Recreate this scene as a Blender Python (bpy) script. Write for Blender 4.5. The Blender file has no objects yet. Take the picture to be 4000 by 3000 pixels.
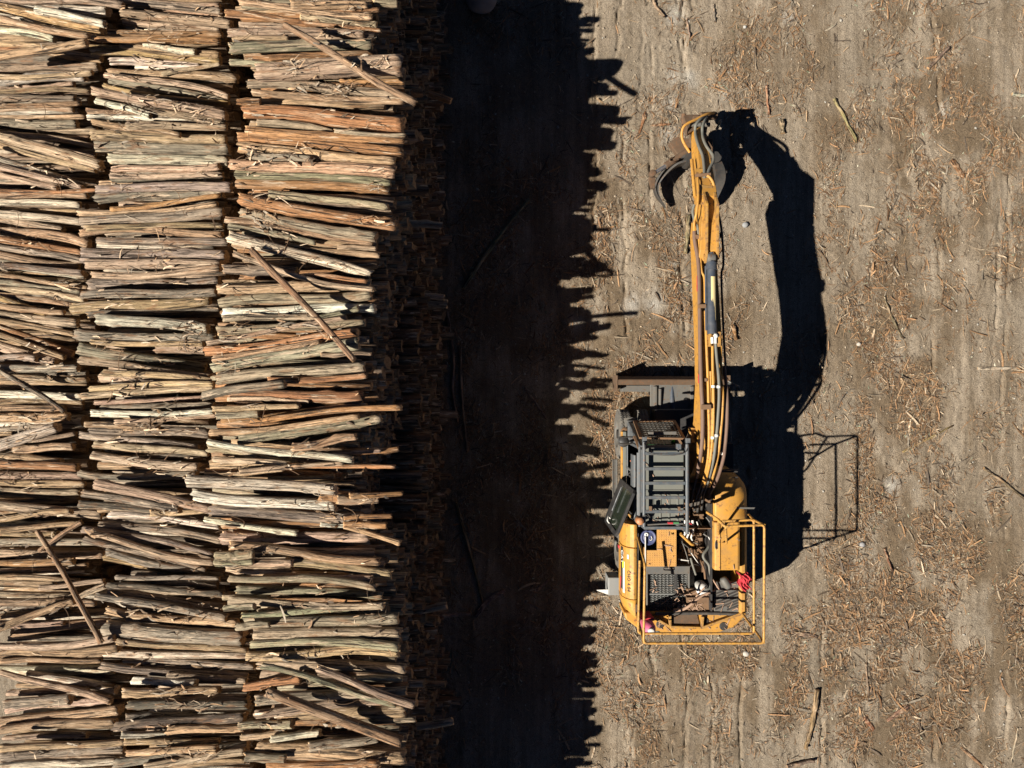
import bpy, math, random
import numpy as np
from mathutils import Vector, Matrix

random.seed(7); RNG = np.random.default_rng(11)
S = bpy.context.scene
COL = S.collection
R = math.radians
CAM_H, FPX = 16.2, 2780.0          # camera height (m), focal length in photo pixels

def P(px, py, h):
    """world point at height h seen at photo pixel (px, py) from the drone"""
    k = (CAM_H - h) / FPX
    return Vector(((px - 2000) * k, (1500 - py) * k, h))

# ------------------------------------------------------------------ materials
def new_mat(name):
    m = bpy.data.materials.new(name); m.use_nodes = True
    nt = m.node_tree; b = nt.nodes['Principled BSDF']
    return m, nt, b

def N(nt, t, **kw):
    n = nt.nodes.new(t)
    for k, v in kw.items(): setattr(n, k, v)
    return n

def ramp(nt, src, stops):
    r = N(nt, 'ShaderNodeValToRGB'); e = r.color_ramp.elements
    while len(e) < len(stops): e.new(0.5)
    for i, (p, c) in enumerate(stops):
        e[i].position = p
        e[i].color = (c, c, c, 1) if isinstance(c, (int, float)) else (*c, 1)
    nt.links.new(src, r.inputs[0]); return r.outputs[0]

def mix(nt, fac, a, b, mode='MIX'):
    m = N(nt, 'ShaderNodeMix', data_type='RGBA', blend_type=mode)
    for s, v in ((m.inputs[0], fac), (m.inputs[6], a), (m.inputs[7], b)):
        if hasattr(v, 'links'): nt.links.new(v, s)
        elif isinstance(v, (int, float)): s.default_value = v
        else: s.default_value = (*v, 1)
    return m.outputs[2]

def noise(nt, vec, scale, detail=4, rough=0.55, stretch=None, off=(0, 0, 0)):
    if stretch:
        mp = N(nt, 'ShaderNodeMapping'); mp.inputs['Scale'].default_value = stretch
        mp.inputs['Location'].default_value = off
        nt.links.new(vec, mp.inputs[0]); vec = mp.outputs[0]
    n = N(nt, 'ShaderNodeTexNoise'); n.inputs['Scale'].default_value = scale
    n.inputs['Detail'].default_value = detail; n.inputs['Roughness'].default_value = rough
    nt.links.new(vec, n.inputs['Vector']); return n.outputs[0]

def bump(nt, b, h, strength, dist=0.01):
    bp = N(nt, 'ShaderNodeBump'); bp.inputs['Strength'].default_value = strength
    bp.inputs['Distance'].default_value = dist
    nt.links.new(h, bp.inputs['Height']); nt.links.new(bp.outputs[0], b.inputs['Normal'])

def paint(name, col, rough=0.45, dirt=0.35, dirtcol=(.20, .15, .10), metal=0.0, scale=6, wear=0.0, wearcol=(.16, .08, .04)):
    m, nt, b = new_mat(name)
    co = N(nt, 'ShaderNodeTexCoord').outputs['Object']
    n1 = noise(nt, co, scale, 6, 0.65); n2 = noise(nt, co, scale * 9, 4, 0.6)
    f = ramp(nt, n1, [(0.42, 0.0), (0.75, dirt)])
    c = mix(nt, f, col, dirtcol)
    c = mix(nt, ramp(nt, n2, [(0.3, 0.16), (0.62, 0.0)]), c, dirtcol)
    if wear:
        n3 = noise(nt, co, scale * 2.3, 8, 0.7)
        c = mix(nt, ramp(nt, n3, [(0.60 - wear * .15, 0.0), (0.68 - wear * .1, 0.85)]), c, wearcol)
    nt.links.new(c, b.inputs['Base Color'])
    nt.links.new(ramp(nt, n1, [(0.3, rough), (0.8, min(1, rough + .3))]), b.inputs['Roughness'])
    b.inputs['Metallic'].default_value = metal
    bump(nt, b, n2, 0.08, 0.004)
    return m

M = {}
M['yellow'] = paint('excavator_yellow', (.56, .275, .042), 0.45, 0.62, (.27, .17, .075), wear=.35, wearcol=(.17, .085, .035), scale=4)
M['yellow_worn'] = paint('worn_yellow', (.46, .24, .045), 0.5, 0.65, (.24, .16, .09), wear=.75, scale=5)
M['rail_yellow'] = paint('rail_yellow', (.58, .30, .055), 0.45, 0.5, (.28, .18, .09), wear=.6, scale=9)
M['rust'] = paint('rusty_steel', (.10, .06, .035), 0.8, 0.6, (.15, .11, .075), wear=.5, scale=7)
M['steel'] = paint('dusty_grey_steel', (.135, .135, .13), 0.55, 0.6, (.19, .16, .12), wear=.25, metal=.25)
M['cab_grey'] = paint('cab_grey_paint', (.075, .092, .11), 0.42, 0.35, (.26, .23, .19), wear=.18, scale=8)
M['roof_grey'] = paint('cab_roof_grey', (.15, .16, .145), 0.6, 0.55, (.20, .18, .145), scale=5)
M['dark'] = paint('dark_frame_paint', (.022, .023, .026), 0.5, 0.35, (.12, .10, .08))
M['claw'] = paint('claw_steel', (.055, .055, .055), 0.4, 0.35, (.15, .12, .09), metal=.35, wear=.12)
M['rubber'] = paint('tyre_rubber', (.10, .097, .09), 0.9, 0.9, (.24, .21, .17), scale=8)
M['hose_black'] = paint('black_hose', (.045, .045, .045), 0.5, 0.5, (.18, .14, .10), scale=10)
M['hose_grey'] = paint('grey_hose', (.14, .15, .135), 0.55, 0.4, (.26, .2, .14), scale=10)
M['hose_brown'] = paint('brown_hose', (.16, .095, .07), 0.6, 0.5, (.22, .16, .11), scale=10)
M['hose_yellow'] = paint('yellow_pipe', (.56, .28, .05), 0.45, 0.5, (.33, .2, .09), scale=8, wear=.3)
M['white'] = paint('white_fitting', (.75, .74, .70), 0.35, 0.25, (.4, .33, .25))
M['pale'] = paint('pale_galvanised_steel', (.24, .25, .25), 0.5, 0.4, (.24, .21, .17))
M['chrome'] = paint('chrome_rod', (.6, .62, .65), 0.18, 0.2, metal=.9)
M['cylblue'] = paint('blue_grey_cylinder_paint', (.045, .060, .085), 0.4, 0.35, (.16, .14, .12), scale=8)
M['cream'] = paint('cream_label', (.80, .66, .33), 0.55, 0.3, (.45, .34, .18), scale=14)
M['black'] = paint('black_decal', (.018, .018, .02), 0.5, 0.2)
M['red'] = paint('red_decal', (.62, .03, .05), 0.45, 0.2)
M['lime'] = paint('lime_sticker', (.62, .75, .06), 0.5, 0.2)
M['redcloth'] = paint('red_cloth', (.50, .035, .05), 0.9, 0.25, (.25, .05, .05), scale=12)
M['orange'] = paint('orange_plastic', (.62, .16, .07), 0.6, 0.2)
M['amber'] = paint('amber_lens', (.48, .20, .085), 0.35, 0.4, (.4, .25, .15))
M['pink'] = paint('faded_extinguisher_red', (.62, .10, .22), 0.45, 0.25, (.5, .3, .3))
M['blue'] = paint('blue_plastic', (.045, .065, .18), 0.4, 0.3, (.25, .22, .2))
M['green'] = paint('green_plastic', (.05, .6, .03), 0.4, 0.1)
M['leafgreen'] = paint('dull_green', (.05, .22, .08), 0.5, 0.2)
M['plate'] = paint('perforated_plate_yellow', (.55, .28, .07), 0.6, 0.5, (.33, .22, .09), wear=.45, wearcol=(.36, .17, .06), scale=3.5)
M['oxide'] = paint('oxide_brown_metal', (.20, .115, .06), 0.7, 0.6, (.10, .07, .05), wear=.4)
M['mesh'] = paint('grille_mesh_metal', (.24, .25, .25), 0.4, 0.3, (.3, .27, .2), metal=.4)

def glass_mat():
    m, nt, b = new_mat('dark_window_glass')
    co = N(nt, 'ShaderNodeTexCoord').outputs['Object']
    n = noise(nt, co, 3, 5, .6)
    nt.links.new(mix(nt, n, (.012, .018, .013), (.045, .06, .04)), b.inputs['Base Color'])
    b.inputs['Roughness'].default_value = 0.12; b.inputs['Specular IOR Level'].default_value = 0.6
    return m
M['glass'] = glass_mat()

def attr(nt, name):
    return N(nt, 'ShaderNodeAttribute', attribute_name=name)

def bark_mat():
    m, nt, b = new_mat('log_bark')
    lc = attr(nt, 'lc').outputs['Vector']; tint = attr(nt, 'tint').outputs['Color']
    streak = noise(nt, lc, 1.0, 8, .68, (1.7, 24, 24))
    fine = noise(nt, lc, 1.0, 5, .65, (9, 95, 95))
    patch = noise(nt, lc, 1.0, 4, .55, (1.5, 7, 7))
    patch2 = noise(nt, lc, 1.0, 5, .6, (2.6, 11, 11), (7, 3, 1))
    blotch = noise(nt, lc, 1.0, 6, .7, (9, 16, 16), (3, 9, 4))
    c = mix(nt, 1.0, tint, ramp(nt, streak, [(.34, .16), (.43, .66), (.53, 1.02), (.68, 1.42)]), 'MULTIPLY')
    c = mix(nt, ramp(nt, patch, [(.52, 0.0), (.64, .42)]), c, (.58, .43, .29))
    c = mix(nt, ramp(nt, patch2, [(.56, 0.0), (.64, .60)]), c, (.30, .155, .075))
    c = mix(nt, ramp(nt, blotch, [(.60, 0.0), (.70, .6)]), c, (.11, .075, .05))
    c = mix(nt, 1.0, c, ramp(nt, fine, [(.32, .45), (.45, .95), (.75, 1.2)]), 'MULTIPLY')
    crack = noise(nt, lc, 1.0, 6, .6, (1.1, 34, 34), (5, 2, 8))
    c = mix(nt, ramp(nt, crack, [(.36, .92), (.43, 0.0)]), c, (.045, .032, .024))
    peel = noise(nt, lc, 1.0, 5, .62, (2.2, 17, 17), (11, 4, 2))
    c = mix(nt, ramp(nt, peel, [(.60, 0.0), (.64, .75)]), c, (.72, .58, .42))
    vo = N(nt, 'ShaderNodeTexVoronoi'); vo.inputs['Scale'].default_value = 1.0
    mp = N(nt, 'ShaderNodeMapping'); mp.inputs['Scale'].default_value = (2.6, 7, 7)
    nt.links.new(lc, mp.inputs[0]); nt.links.new(mp.outputs[0], vo.inputs['Vector'])
    c = mix(nt, ramp(nt, vo.outputs['Distance'], [(.05, .8), (.13, 0.0)]), c, (.07, .04, .025))
    c = mix(nt, 1.0, c, (.97, .94, .92), 'MULTIPLY')
    nt.links.new(c, b.inputs['Base Color'])
    nt.links.new(ramp(nt, streak, [(.3, .85), (.7, .58)]), b.inputs['Roughness'])
    b.inputs['Specular IOR Level'].default_value = 0.35
    mm = N(nt, 'ShaderNodeMath', operation='ADD'); nt.links.new(streak, mm.inputs[0])
    m2 = N(nt, 'ShaderNodeMath', operation='MULTIPLY'); m2.inputs[1].default_value = .5
    nt.links.new(fine, m2.inputs[0]); nt.links.new(m2.outputs[0], mm.inputs[1])
    m3 = N(nt, 'ShaderNodeMath', operation='ADD'); nt.links.new(mm.outputs[0], m3.inputs[0]); nt.links.new(ramp(nt, crack, [(.34, 0.0), (.44, .8)]), m3.inputs[1])
    bump(nt, b, m3.outputs[0], 1.0, 0.035)
    return m

def end_mat():
    m, nt, b = new_mat('log_cut_end')
    lc = attr(nt, 'lc').outputs['Vector']; tint = attr(nt, 'tint').outputs['Color']
    n = noise(nt, lc, 38, 5, .6); n2 = noise(nt, lc, 9, 3, .5)
    ta = attr(nt, 'tint'); c = mix(nt, .72, tint, (.62, .38, .18)); c = mix(nt, 1.0, c, ramp(nt, ta.outputs['Alpha'], [(0.0, 0.0), (1.0, 1.0)]), 'MULTIPLY')  # tint alpha dims the cut ends: painted shade on the packed logs
    c = mix(nt, 1.0, c, ramp(nt, n, [(.3, .55), (.7, 1.35)]), 'MULTIPLY')
    c = mix(nt, ramp(nt, n2, [(.45, 0), (.7, .6)]), c, (.16, .09, .05))
    nt.links.new(c, b.inputs['Base Color']); b.inputs['Roughness'].default_value = .85
    bump(nt, b, n, .4, .006)
    return m
M['bark'] = bark_mat(); M['end'] = end_mat()

def tint_mat(name, scale=30, rough=.8, contrast=(.6, 1.35)):
    m, nt, b = new_mat(name)
    co = N(nt, 'ShaderNodeTexCoord').outputs['Object']; tint = attr(nt, 'tint').outputs['Color']
    n = noise(nt, co, scale, 4, .6)
    nt.links.new(mix(nt, 1.0, tint, ramp(nt, n, [(.3, contrast[0]), (.7, contrast[1])]), 'MULTIPLY'), b.inputs['Base Color'])
    b.inputs['Roughness'].default_value = rough
    return m
M['litter'] = tint_mat('bark_litter'); M['pebble'] = tint_mat('pebble_stone', 40)

# ------------------------------------------------------------------ mesh helpers
class MB:
    def __init__(s, org=(0, 0, 0)): s.v = []; s.f = []; s.o = Vector(org); s.sm = []
    def add(s, vs, fs, smooth=False):
        k = len(s.v); s.v += [tuple(Vector(p) - s.o) for p in vs]
        s.f += [tuple(i + k for i in f) for f in fs]; s.sm += [smooth] * len(fs)
    def box(s, x0, x1, y0, y1, z0, z1):
        vs = [(x, y, z) for z in (z0, z1) for y in (y0, y1) for x in (x0, x1)]
        s.add(vs, [(0, 2, 3, 1), (4, 5, 7, 6), (0, 1, 5, 4), (2, 6, 7, 3), (0, 4, 6, 2), (1, 3, 7, 5)])
    def bar(s, a, b, w, h, up=(0, 0, 1)):
        a = Vector(a); b = Vector(b); d = (b - a).normalized(); u = Vector(up)
        sd = d.cross(u).normalized(); u = sd.cross(d).normalized()
        vs = [p + sd * (i * w / 2) + u * (j * h / 2) for p in (a, b) for j in (-1, 1) for i in (-1, 1)]
        s.add(vs, [(0, 1, 3, 2), (4, 6, 7, 5), (0, 4, 5, 1), (2, 3, 7, 6), (0, 2, 6, 4), (1, 5, 7, 3)])
    def prism(s, pts, axis, a0, a1):
        """closed polygon pts in the plane across axis (0:x -> (y,z), 1:y -> (x,z), 2:z -> (x,y))"""
        n = len(pts)
        def mk(p, a):
            return (a, p[0], p[1]) if axis == 0 else ((p[0], a, p[1]) if axis == 1 else (p[0], p[1], a))
        vs = [mk(p, a0) for p in pts] + [mk(p, a1) for p in pts]
        s.add(vs, [tuple(range(n)), tuple(range(2 * n - 1, n - 1, -1))] + [(i, i + n, (i + 1) % n + n, (i + 1) % n) for i in range(n)])
    def tube(s, pts, r, n=10, smooth=0, cap=True):
        pts = [Vector(p) for p in pts]
        if smooth: pts = catmull(pts, smooth)
        rs = r if isinstance(r, (list, tuple)) else None
        prev = None; vs = []; m = len(pts)
        for i, p in enumerate(pts):
            t = (pts[min(i + 1, m - 1)] - pts[max(i - 1, 0)]).normalized()
            if prev is None:
                u = t.cross(Vector((0, 0, 1)));  u = u if u.length > .05 else t.cross(Vector((0, 1, 0)))
            else: u = prev - t * prev.dot(t)
            u.normalize(); w = t.cross(u); prev = u
            rr = r if rs is None else rs[0] + (rs[1] - rs[0]) * i / (m - 1)
            vs += [p + (u * math.cos(2 * math.pi * k / n) + w * math.sin(2 * math.pi * k / n)) * rr for k in range(n)]
        fs = [(i * n + k, i * n + (k + 1) % n, (i + 1) * n + (k + 1) % n, (i + 1) * n + k) for i in range(m - 1) for k in range(n)]
        s.add(vs, fs, True)
        if cap: s.add([vs[k] for k in range(n)], [tuple(range(n - 1, -1, -1))]); s.add([vs[(m - 1) * n + k] for k in range(n)], [tuple(range(n))])
    def cyl(s, a, b, r, n=20): s.tube([a, b], r, n)
    def lathe(s, c, axis, prof, n=28):
        """prof: (radius, offset along axis) list, closed into a solid of revolution"""
        c = Vector(c); ax = Vector(axis).normalized()
        u = ax.cross(Vector((0, 0, 1)));  u = u if u.length > .05 else ax.cross(Vector((0, 1, 0)))
        u.normalize(); w = ax.cross(u); m = len(prof)
        vs = [c + ax * o + (u * math.cos(2 * math.pi * k / n) + w * math.sin(2 * math.pi * k / n)) * max(r, 1e-4) for r, o in prof for k in range(n)]
        s.add(vs, [(i * n + k, i * n + (k + 1) % n, (i + 1) * n + (k + 1) % n, (i + 1) * n + k) for i in range(m - 1) for k in range(n)], True)
    def build(s, name, mat, parent=None, bevel=0, seg=2):
        me = bpy.data.meshes.new(name); me.from_pydata(s.v, [], s.f)
        me.polygons.foreach_set('use_smooth', s.sm); me.materials.append(M[mat] if isinstance(mat, str) else mat)
        me.update()
        o = bpy.data.objects.new(name, me); COL.objects.link(o)
        if parent: o.parent = parent
        if bevel:
            bm = o.modifiers.new('bevel', 'BEVEL'); bm.width = bevel; bm.segments = seg; bm.limit_method = 'ANGLE'; bm.angle_limit = R(35)
        return o

def catmull(pts, k):
    out = []; n = len(pts)
    for i in range(n - 1):
        p0, p1, p2, p3 = pts[max(i - 1, 0)], pts[i], pts[i + 1], pts[min(i + 2, n - 1)]
        for j in range(k):
            t = j / k
            out.append(0.5 * ((2 * p1) + (p2 - p0) * t + (2 * p0 - 5 * p1 + 4 * p2 - p3) * t * t + (3 * p1 - p0 - 3 * p2 + p3) * t ** 3))
    out.append(pts[-1]); return out

def tag(o, label=None, cat=None, group=None, kind=None):
    if label: o['label'] = label
    if cat: o['category'] = cat
    if group: o['group'] = group
    if kind: o['kind'] = kind
    return o

def mesh_np(name, verts, faces_flat, nper, mats, tint=None, lc=None, matidx=None, smooth=None):
    me = bpy.data.meshes.new(name); nv = len(verts); nf = len(nper)
    me.vertices.add(nv); me.vertices.foreach_set('co', np.asarray(verts, np.float32).ravel())
    me.loops.add(len(faces_flat)); me.loops.foreach_set('vertex_index', np.asarray(faces_flat, np.int32))
    me.polygons.add(nf)
    st = np.concatenate([[0], np.cumsum(nper)[:-1]]).astype(np.int32)
    me.polygons.foreach_set('loop_start', st)
    if matidx is not None: me.polygons.foreach_set('material_index', np.asarray(matidx, np.int32))
    if smooth is not None: me.polygons.foreach_set('use_smooth', np.asarray(smooth, bool))
    for m in mats: me.materials.append(m)
    if tint is not None:
        a = me.attributes.new('tint', 'FLOAT_COLOR', 'POINT'); a.data.foreach_set('color', np.asarray(tint, np.float32).ravel())
    if lc is not None:
        a = me.attributes.new('lc', 'FLOAT_VECTOR', 'POINT'); a.data.foreach_set('vector', np.asarray(lc, np.float32).ravel())
    me.update(calc_edges=True); me.validate()
    return me

# smooth value noise on numpy arrays
_T = RNG.random((256, 256))
def vnoise(x, y):
    x = np.asarray(x, float); y = np.asarray(y, float)
    xi = np.floor(x).astype(int); yi = np.floor(y).astype(int); fx = x - xi; fy = y - yi
    fx = fx * fx * (3 - 2 * fx); fy = fy * fy * (3 - 2 * fy)
    g = lambda a, b: _T[a & 255, b & 255]
    return (g(xi, yi) * (1 - fx) + g(xi + 1, yi) * fx) * (1 - fy) + (g(xi, yi + 1) * (1 - fx) + g(xi + 1, yi + 1) * fx) * fy
def fbm(x, y, o=4):
    s = 0; a = .5
    for i in range(o): s = s + a * vnoise(x * 2 ** i + 17.3 * i, y * 2 ** i + 5.1 * i); a *= .5
    return s
SKY_STRENGTH, SUN_STRENGTH, EXPOSURE = 0.05, 5.0, 0.8
# ------------------------------------------------------------------ camera, light, sky
world = bpy.data.worlds.new('World'); S.world = world; world.use_nodes = True
wn = world.node_tree; sky = wn.nodes.new('ShaderNodeTexSky'); sky.sky_type = 'NISHITA'; sky.sun_disc = False
SUN_FROM = Vector((-1.02, -0.44, 1.0)).normalized()
elev = math.asin(SUN_FROM.z)
sky.sun_elevation = elev; sky.sun_rotation = math.atan2(SUN_FROM.x, SUN_FROM.y)
wn.links.new(sky.outputs[0], wn.nodes['Background'].inputs[0]); wn.nodes['Background'].inputs[1].default_value = SKY_STRENGTH
sky.air_density = .14; sky.dust_density = 0.0; sky.ozone_density = 2.0
sl = bpy.data.lights.new('sun', 'SUN'); sl.energy = SUN_STRENGTH; sl.angle = R(.5); sl.color = (1, .92, .80)
so = bpy.data.objects.new('sun', sl); COL.objects.link(so)
so.rotation_euler = SUN_FROM.to_track_quat('Z', 'Y').to_euler(); so.location = SUN_FROM * 40
cam = bpy.data.cameras.new('drone_camera'); co_ = bpy.data.objects.new('drone_camera', cam); COL.objects.link(co_)
co_.location = (0, 0, CAM_H); cam.sensor_width = 36; cam.lens = FPX / 4000 * 36; cam.clip_end = 2000; S.camera = co_
S.cycles.diffuse_bounces = 1; S.cycles.max_bounces = 4
S.view_settings.view_transform = 'Standard'; S.view_settings.look = 'None'; S.view_settings.exposure = EXPOSURE; S.view_settings.gamma = 1

# ------------------------------------------------------------------ ground
def G2(px, py): p = P(px, py, 0); return p.x, p.y
CHALK = [(2620, 410, .22), (2612, 525, .28), (2632, 1025, .16), (2470, 1190, .3), (2560, 1190, .35), (2648, 1180, .2), (2640, 60, .3), (2700, 300, .25),
         (2625, 300, .2), (2830, 370, .18), (2190, 1790, .35), (2250, 1260, .25), (3080, 70, .2), (3700, 420, .2), (3480, 1900, .25)]
RUTS = [2440, 2492, 2560, 2645, 2668, 2725, 2762, 2832, 2912, 3205, 3660, 3935, 2300, 2440, 2645, 3900]
def ground_h(X, Y):
    h = .030 * (fbm(X * .55, Y * .35) - .45) + .020 * (fbm(X * 2.2, Y * 1.2 + 9) - .45) + .022 * (fbm(X * 8, Y * 6 + 3, 3) - .4) * (.4 + 1.6 * np.clip((fbm(X * .8 + 7, Y * .5, 3) - .3) * 3, 0, 1)) + .013 * (vnoise(X * 27, Y * 24) - .5)
    for i, px in enumerate(RUTS):
        x0 = (px - 2000) * CAM_H / FPX
        wav = .34 * (fbm(Y * .22 + i * 7, np.full_like(Y, i * 3.1), 2) - .36) + .05 * (vnoise(Y * 2.3, np.full_like(Y, i)) - .5) + .012 * (vnoise(Y * 9, np.full_like(Y, i + 40)) - .5)
        m = np.clip((fbm(Y * .42 + i * 13, X * 0 + i, 3) - .39) * 7, 0, 1) * np.clip(-.25 + 1.7 * vnoise(Y * 4.5, np.full_like(Y, i + 9)), 0, 1)
        d = X - x0 - wav * 2; wd = .018 + .03 * vnoise(Y * 3 + 5, np.full_like(Y, i * 2.))
        h = h - .075 * m * np.exp(-(d / (wd * .85)) ** 2) + .022 * m * np.exp(-((d - .07) / .06) ** 2) * (.3 + vnoise(X * 20, Y * 14))
    tread = (np.sin((Y + .25 * np.abs(X - 3.6)) * 55) * .5 + .5)
    band = np.exp(-((X - 3.05) / .22) ** 2) + np.exp(-((X - 4.3) / .2) ** 2) + np.exp(-((X - 9.6) / .25) ** 2)
    h = h + .007 * tread * band * np.clip((fbm(X * 1.3, Y * .5, 3) - .4) * 5, 0, 1)
    return h
fx = np.arange(-2.4, 12.6, .03); gx = np.concatenate([[-400, -150, -60, -30, -18, -13], np.arange(-12, -2.4, .2), fx, [13, 14, 18, 30, 60, 150, 400]])
fy = np.arange(-9.4, 9.4, .03); gy = np.concatenate([[-400, -150, -60, -30, -18, -13, -11, -10], fy, [9.6, 10, 11, 13, 18, 30, 60, 150, 400]])
GX, GY = np.meshgrid(gx, gy)
fade = np.clip((15 - np.maximum(np.abs(GX), np.abs(GY))) / 4, 0, 1)
GZ = ground_h(GX, GY) * fade
nx, ny = len(gx), len(gy)
idx = np.arange(nx * ny).reshape(ny, nx)
q = np.stack([idx[:-1, :-1], idx[:-1, 1:], idx[1:, 1:], idx[1:, :-1]], -1).reshape(-1)
chalk = np.zeros_like(GX)
for px, py, r in CHALK:
    x, y = G2(px, py)
    dd = np.hypot(GX - x, (GY - y) * .8) / r + 1.1 * (fbm(GX * 5, GY * 5 + px, 4) - .45)
    chalk = np.maximum(chalk, np.clip(1.1 - dd, 0, 1))
BLOBS = [  # litter density: px, py, radius px x, y, weight
    (3560, 1400, 210, 700, 1.0), (3300, 1350, 170, 300, .6), (3620, 250, 260, 420, .8), (3330, 560, 170, 260, .9), (3280, 60, 150, 160, .6), (3560, 2350, 420, 330, .9),
    (3450, 2780, 330, 220, 1.1), (3800, 2700, 280, 300, .8), (3800, 1900, 220, 400, .6), (3200, 2750, 160, 260, .7), (2930, 2700, 160, 260, .6), (2800, 2560, 260, 90, 1.0),
    (2900, 300, 90, 330, .8), (3110, 300, 90, 150, .6), (2650, 480, 200, 330, .35), (2650, 1000, 120, 330, .7), (2620, 1290, 160, 160, .8), (2860, 1260, 90, 160, .9), (2440, 1200, 120, 500, .6),
    (2330, 750, 60, 150, 1.0), (2350, 1150, 60, 300, .9), (2430, 1560, 110, 200, .7), (2390, 1900, 60, 300, .7), (2460, 2650, 200, 250, .5), (3720, 620, 260, 300, .7), (3960, 700, 100, 500, .5),
    (1900, 1400, 160, 1500, .55), (2120, 1400, 200, 1500, .45), (2250, 2300, 200, 700, .4), (3250, 2350, 200, 200, .5), (3380, 1900, 130, 250, .6), (2560, 2900, 200, 150, .6), (3180, 850, 80, 200, .4)]
LANES = [(3050, 600, 70, 330), (3120, 900, 60, 350), (3340, 800, 90, 170), (3280, 1750, 60, 330), (3180, 2650, 45, 400), (2990, 2750, 40, 330), (3440, 330, 60, 300), (3930, 300, 60, 200), (3320, 130, 60, 330), (3750, 1750, 70, 300), (3100, 1900, 60, 300)]
def dens(px, py):
    d = np.zeros_like(px, dtype=float) + .14
    for x, y, rx, ry, w in BLOBS: d = d + w * np.exp(-((px - x) / rx) ** 2 - ((py - y) / ry) ** 2)
    for x, y, rx, ry in LANES: d = d * (1 - .92 * np.exp(-((px - x) / rx) ** 2 - ((py - y) / ry) ** 2))
    return d
PX, PY = 2000 + GX * FPX / CAM_H, 1500 - GY * FPX / CAM_H
dark = np.clip(dens(np.clip(PX, 0, 4500), np.clip(PY, -400, 3400)), 0, 1.3) * np.clip((fbm(GX * 1.6, GY * 1.2, 4) - .33) * 4, 0, 1)
gme = mesh_np('ground', np.stack([GX, GY, GZ], -1).reshape(-1, 3), q, np.full(len(q) // 4, 4), [], tint=np.stack([chalk, dark, chalk * 0, chalk * 0 + 1], -1).reshape(-1, 4), smooth=np.ones(len(q) // 4))
def ground_mat():
    m, nt, b = new_mat('dusty_dirt')
    co = N(nt, 'ShaderNodeTexCoord').outputs['Object']
    big = noise(nt, co, .45, 5, .6); mid = noise(nt, co, 1.0, 7, .68, (2.6, .22, 1)); med = noise(nt, co, 7, 6, .65)
    fine = noise(nt, co, 46, 4, .7); speck = noise(nt, co, 120, 2, .6)
    c = mix(nt, ramp(nt, mid, [(.40, 0.0), (.58, 1.0)]), (.225, .180, .130), (.385, .320, .245))
    c = mix(nt, ramp(nt, big, [(.42, 0.0), (.62, .75)]), c, (.29, .245, .19))
    c = mix(nt, ramp(nt, med, [(.52, 0.0), (.70, .55)]), c, (.165, .120, .075))
    sep = N(nt, 'ShaderNodeSeparateColor'); nt.links.new(attr(nt, 'tint').outputs['Color'], sep.inputs[0])
    c = mix(nt, ramp(nt, sep.outputs[1], [(0.02, 0.0), (.8, .85)]), c, (.165, .120, .076))
    c = mix(nt, ramp(nt, sep.outputs[0], [(0.1, 0.0), (1.0, .8)]), c, (.47, .44, .39))
    c = mix(nt, 1.0, c, ramp(nt, fine, [(.30, .45), (.5, 1.0), (.70, 1.3)]), 'MULTIPLY')
    c = mix(nt, 1.0, c, ramp(nt, speck, [(.32, .45), (.5, 1.0), (.64, 1.2), (.72, 1.45)]), 'MULTIPLY')
    streak = noise(nt, co, 1.0, 6, .7, (9, .35, 1))
    c = mix(nt, 1.0, c, ramp(nt, streak, [(.34, .82), (.5, 1.0), (.66, 1.12)]), 'MULTIPLY')
    nt.links.new(c, b.inputs['Base Color']); b.inputs['Roughness'].default_value = .95; b.inputs['Specular IOR Level'].default_value = .15
    a = N(nt, 'ShaderNodeMath', operation='ADD'); nt.links.new(fine, a.inputs[0]); nt.links.new(med, a.inputs[1])
    bump(nt, b, a.outputs[0], .9, .03)
    return m
gme.materials.append(ground_mat())
ground = bpy.data.objects.new('ground', gme); COL.objects.link(ground)
tag(ground, 'dusty brown dirt yard with wheel ruts beside the log stacks', 'ground', kind='structure')
def gz(x, y): return float(ground_h(np.array([x]), np.array([y]))[0])

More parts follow.
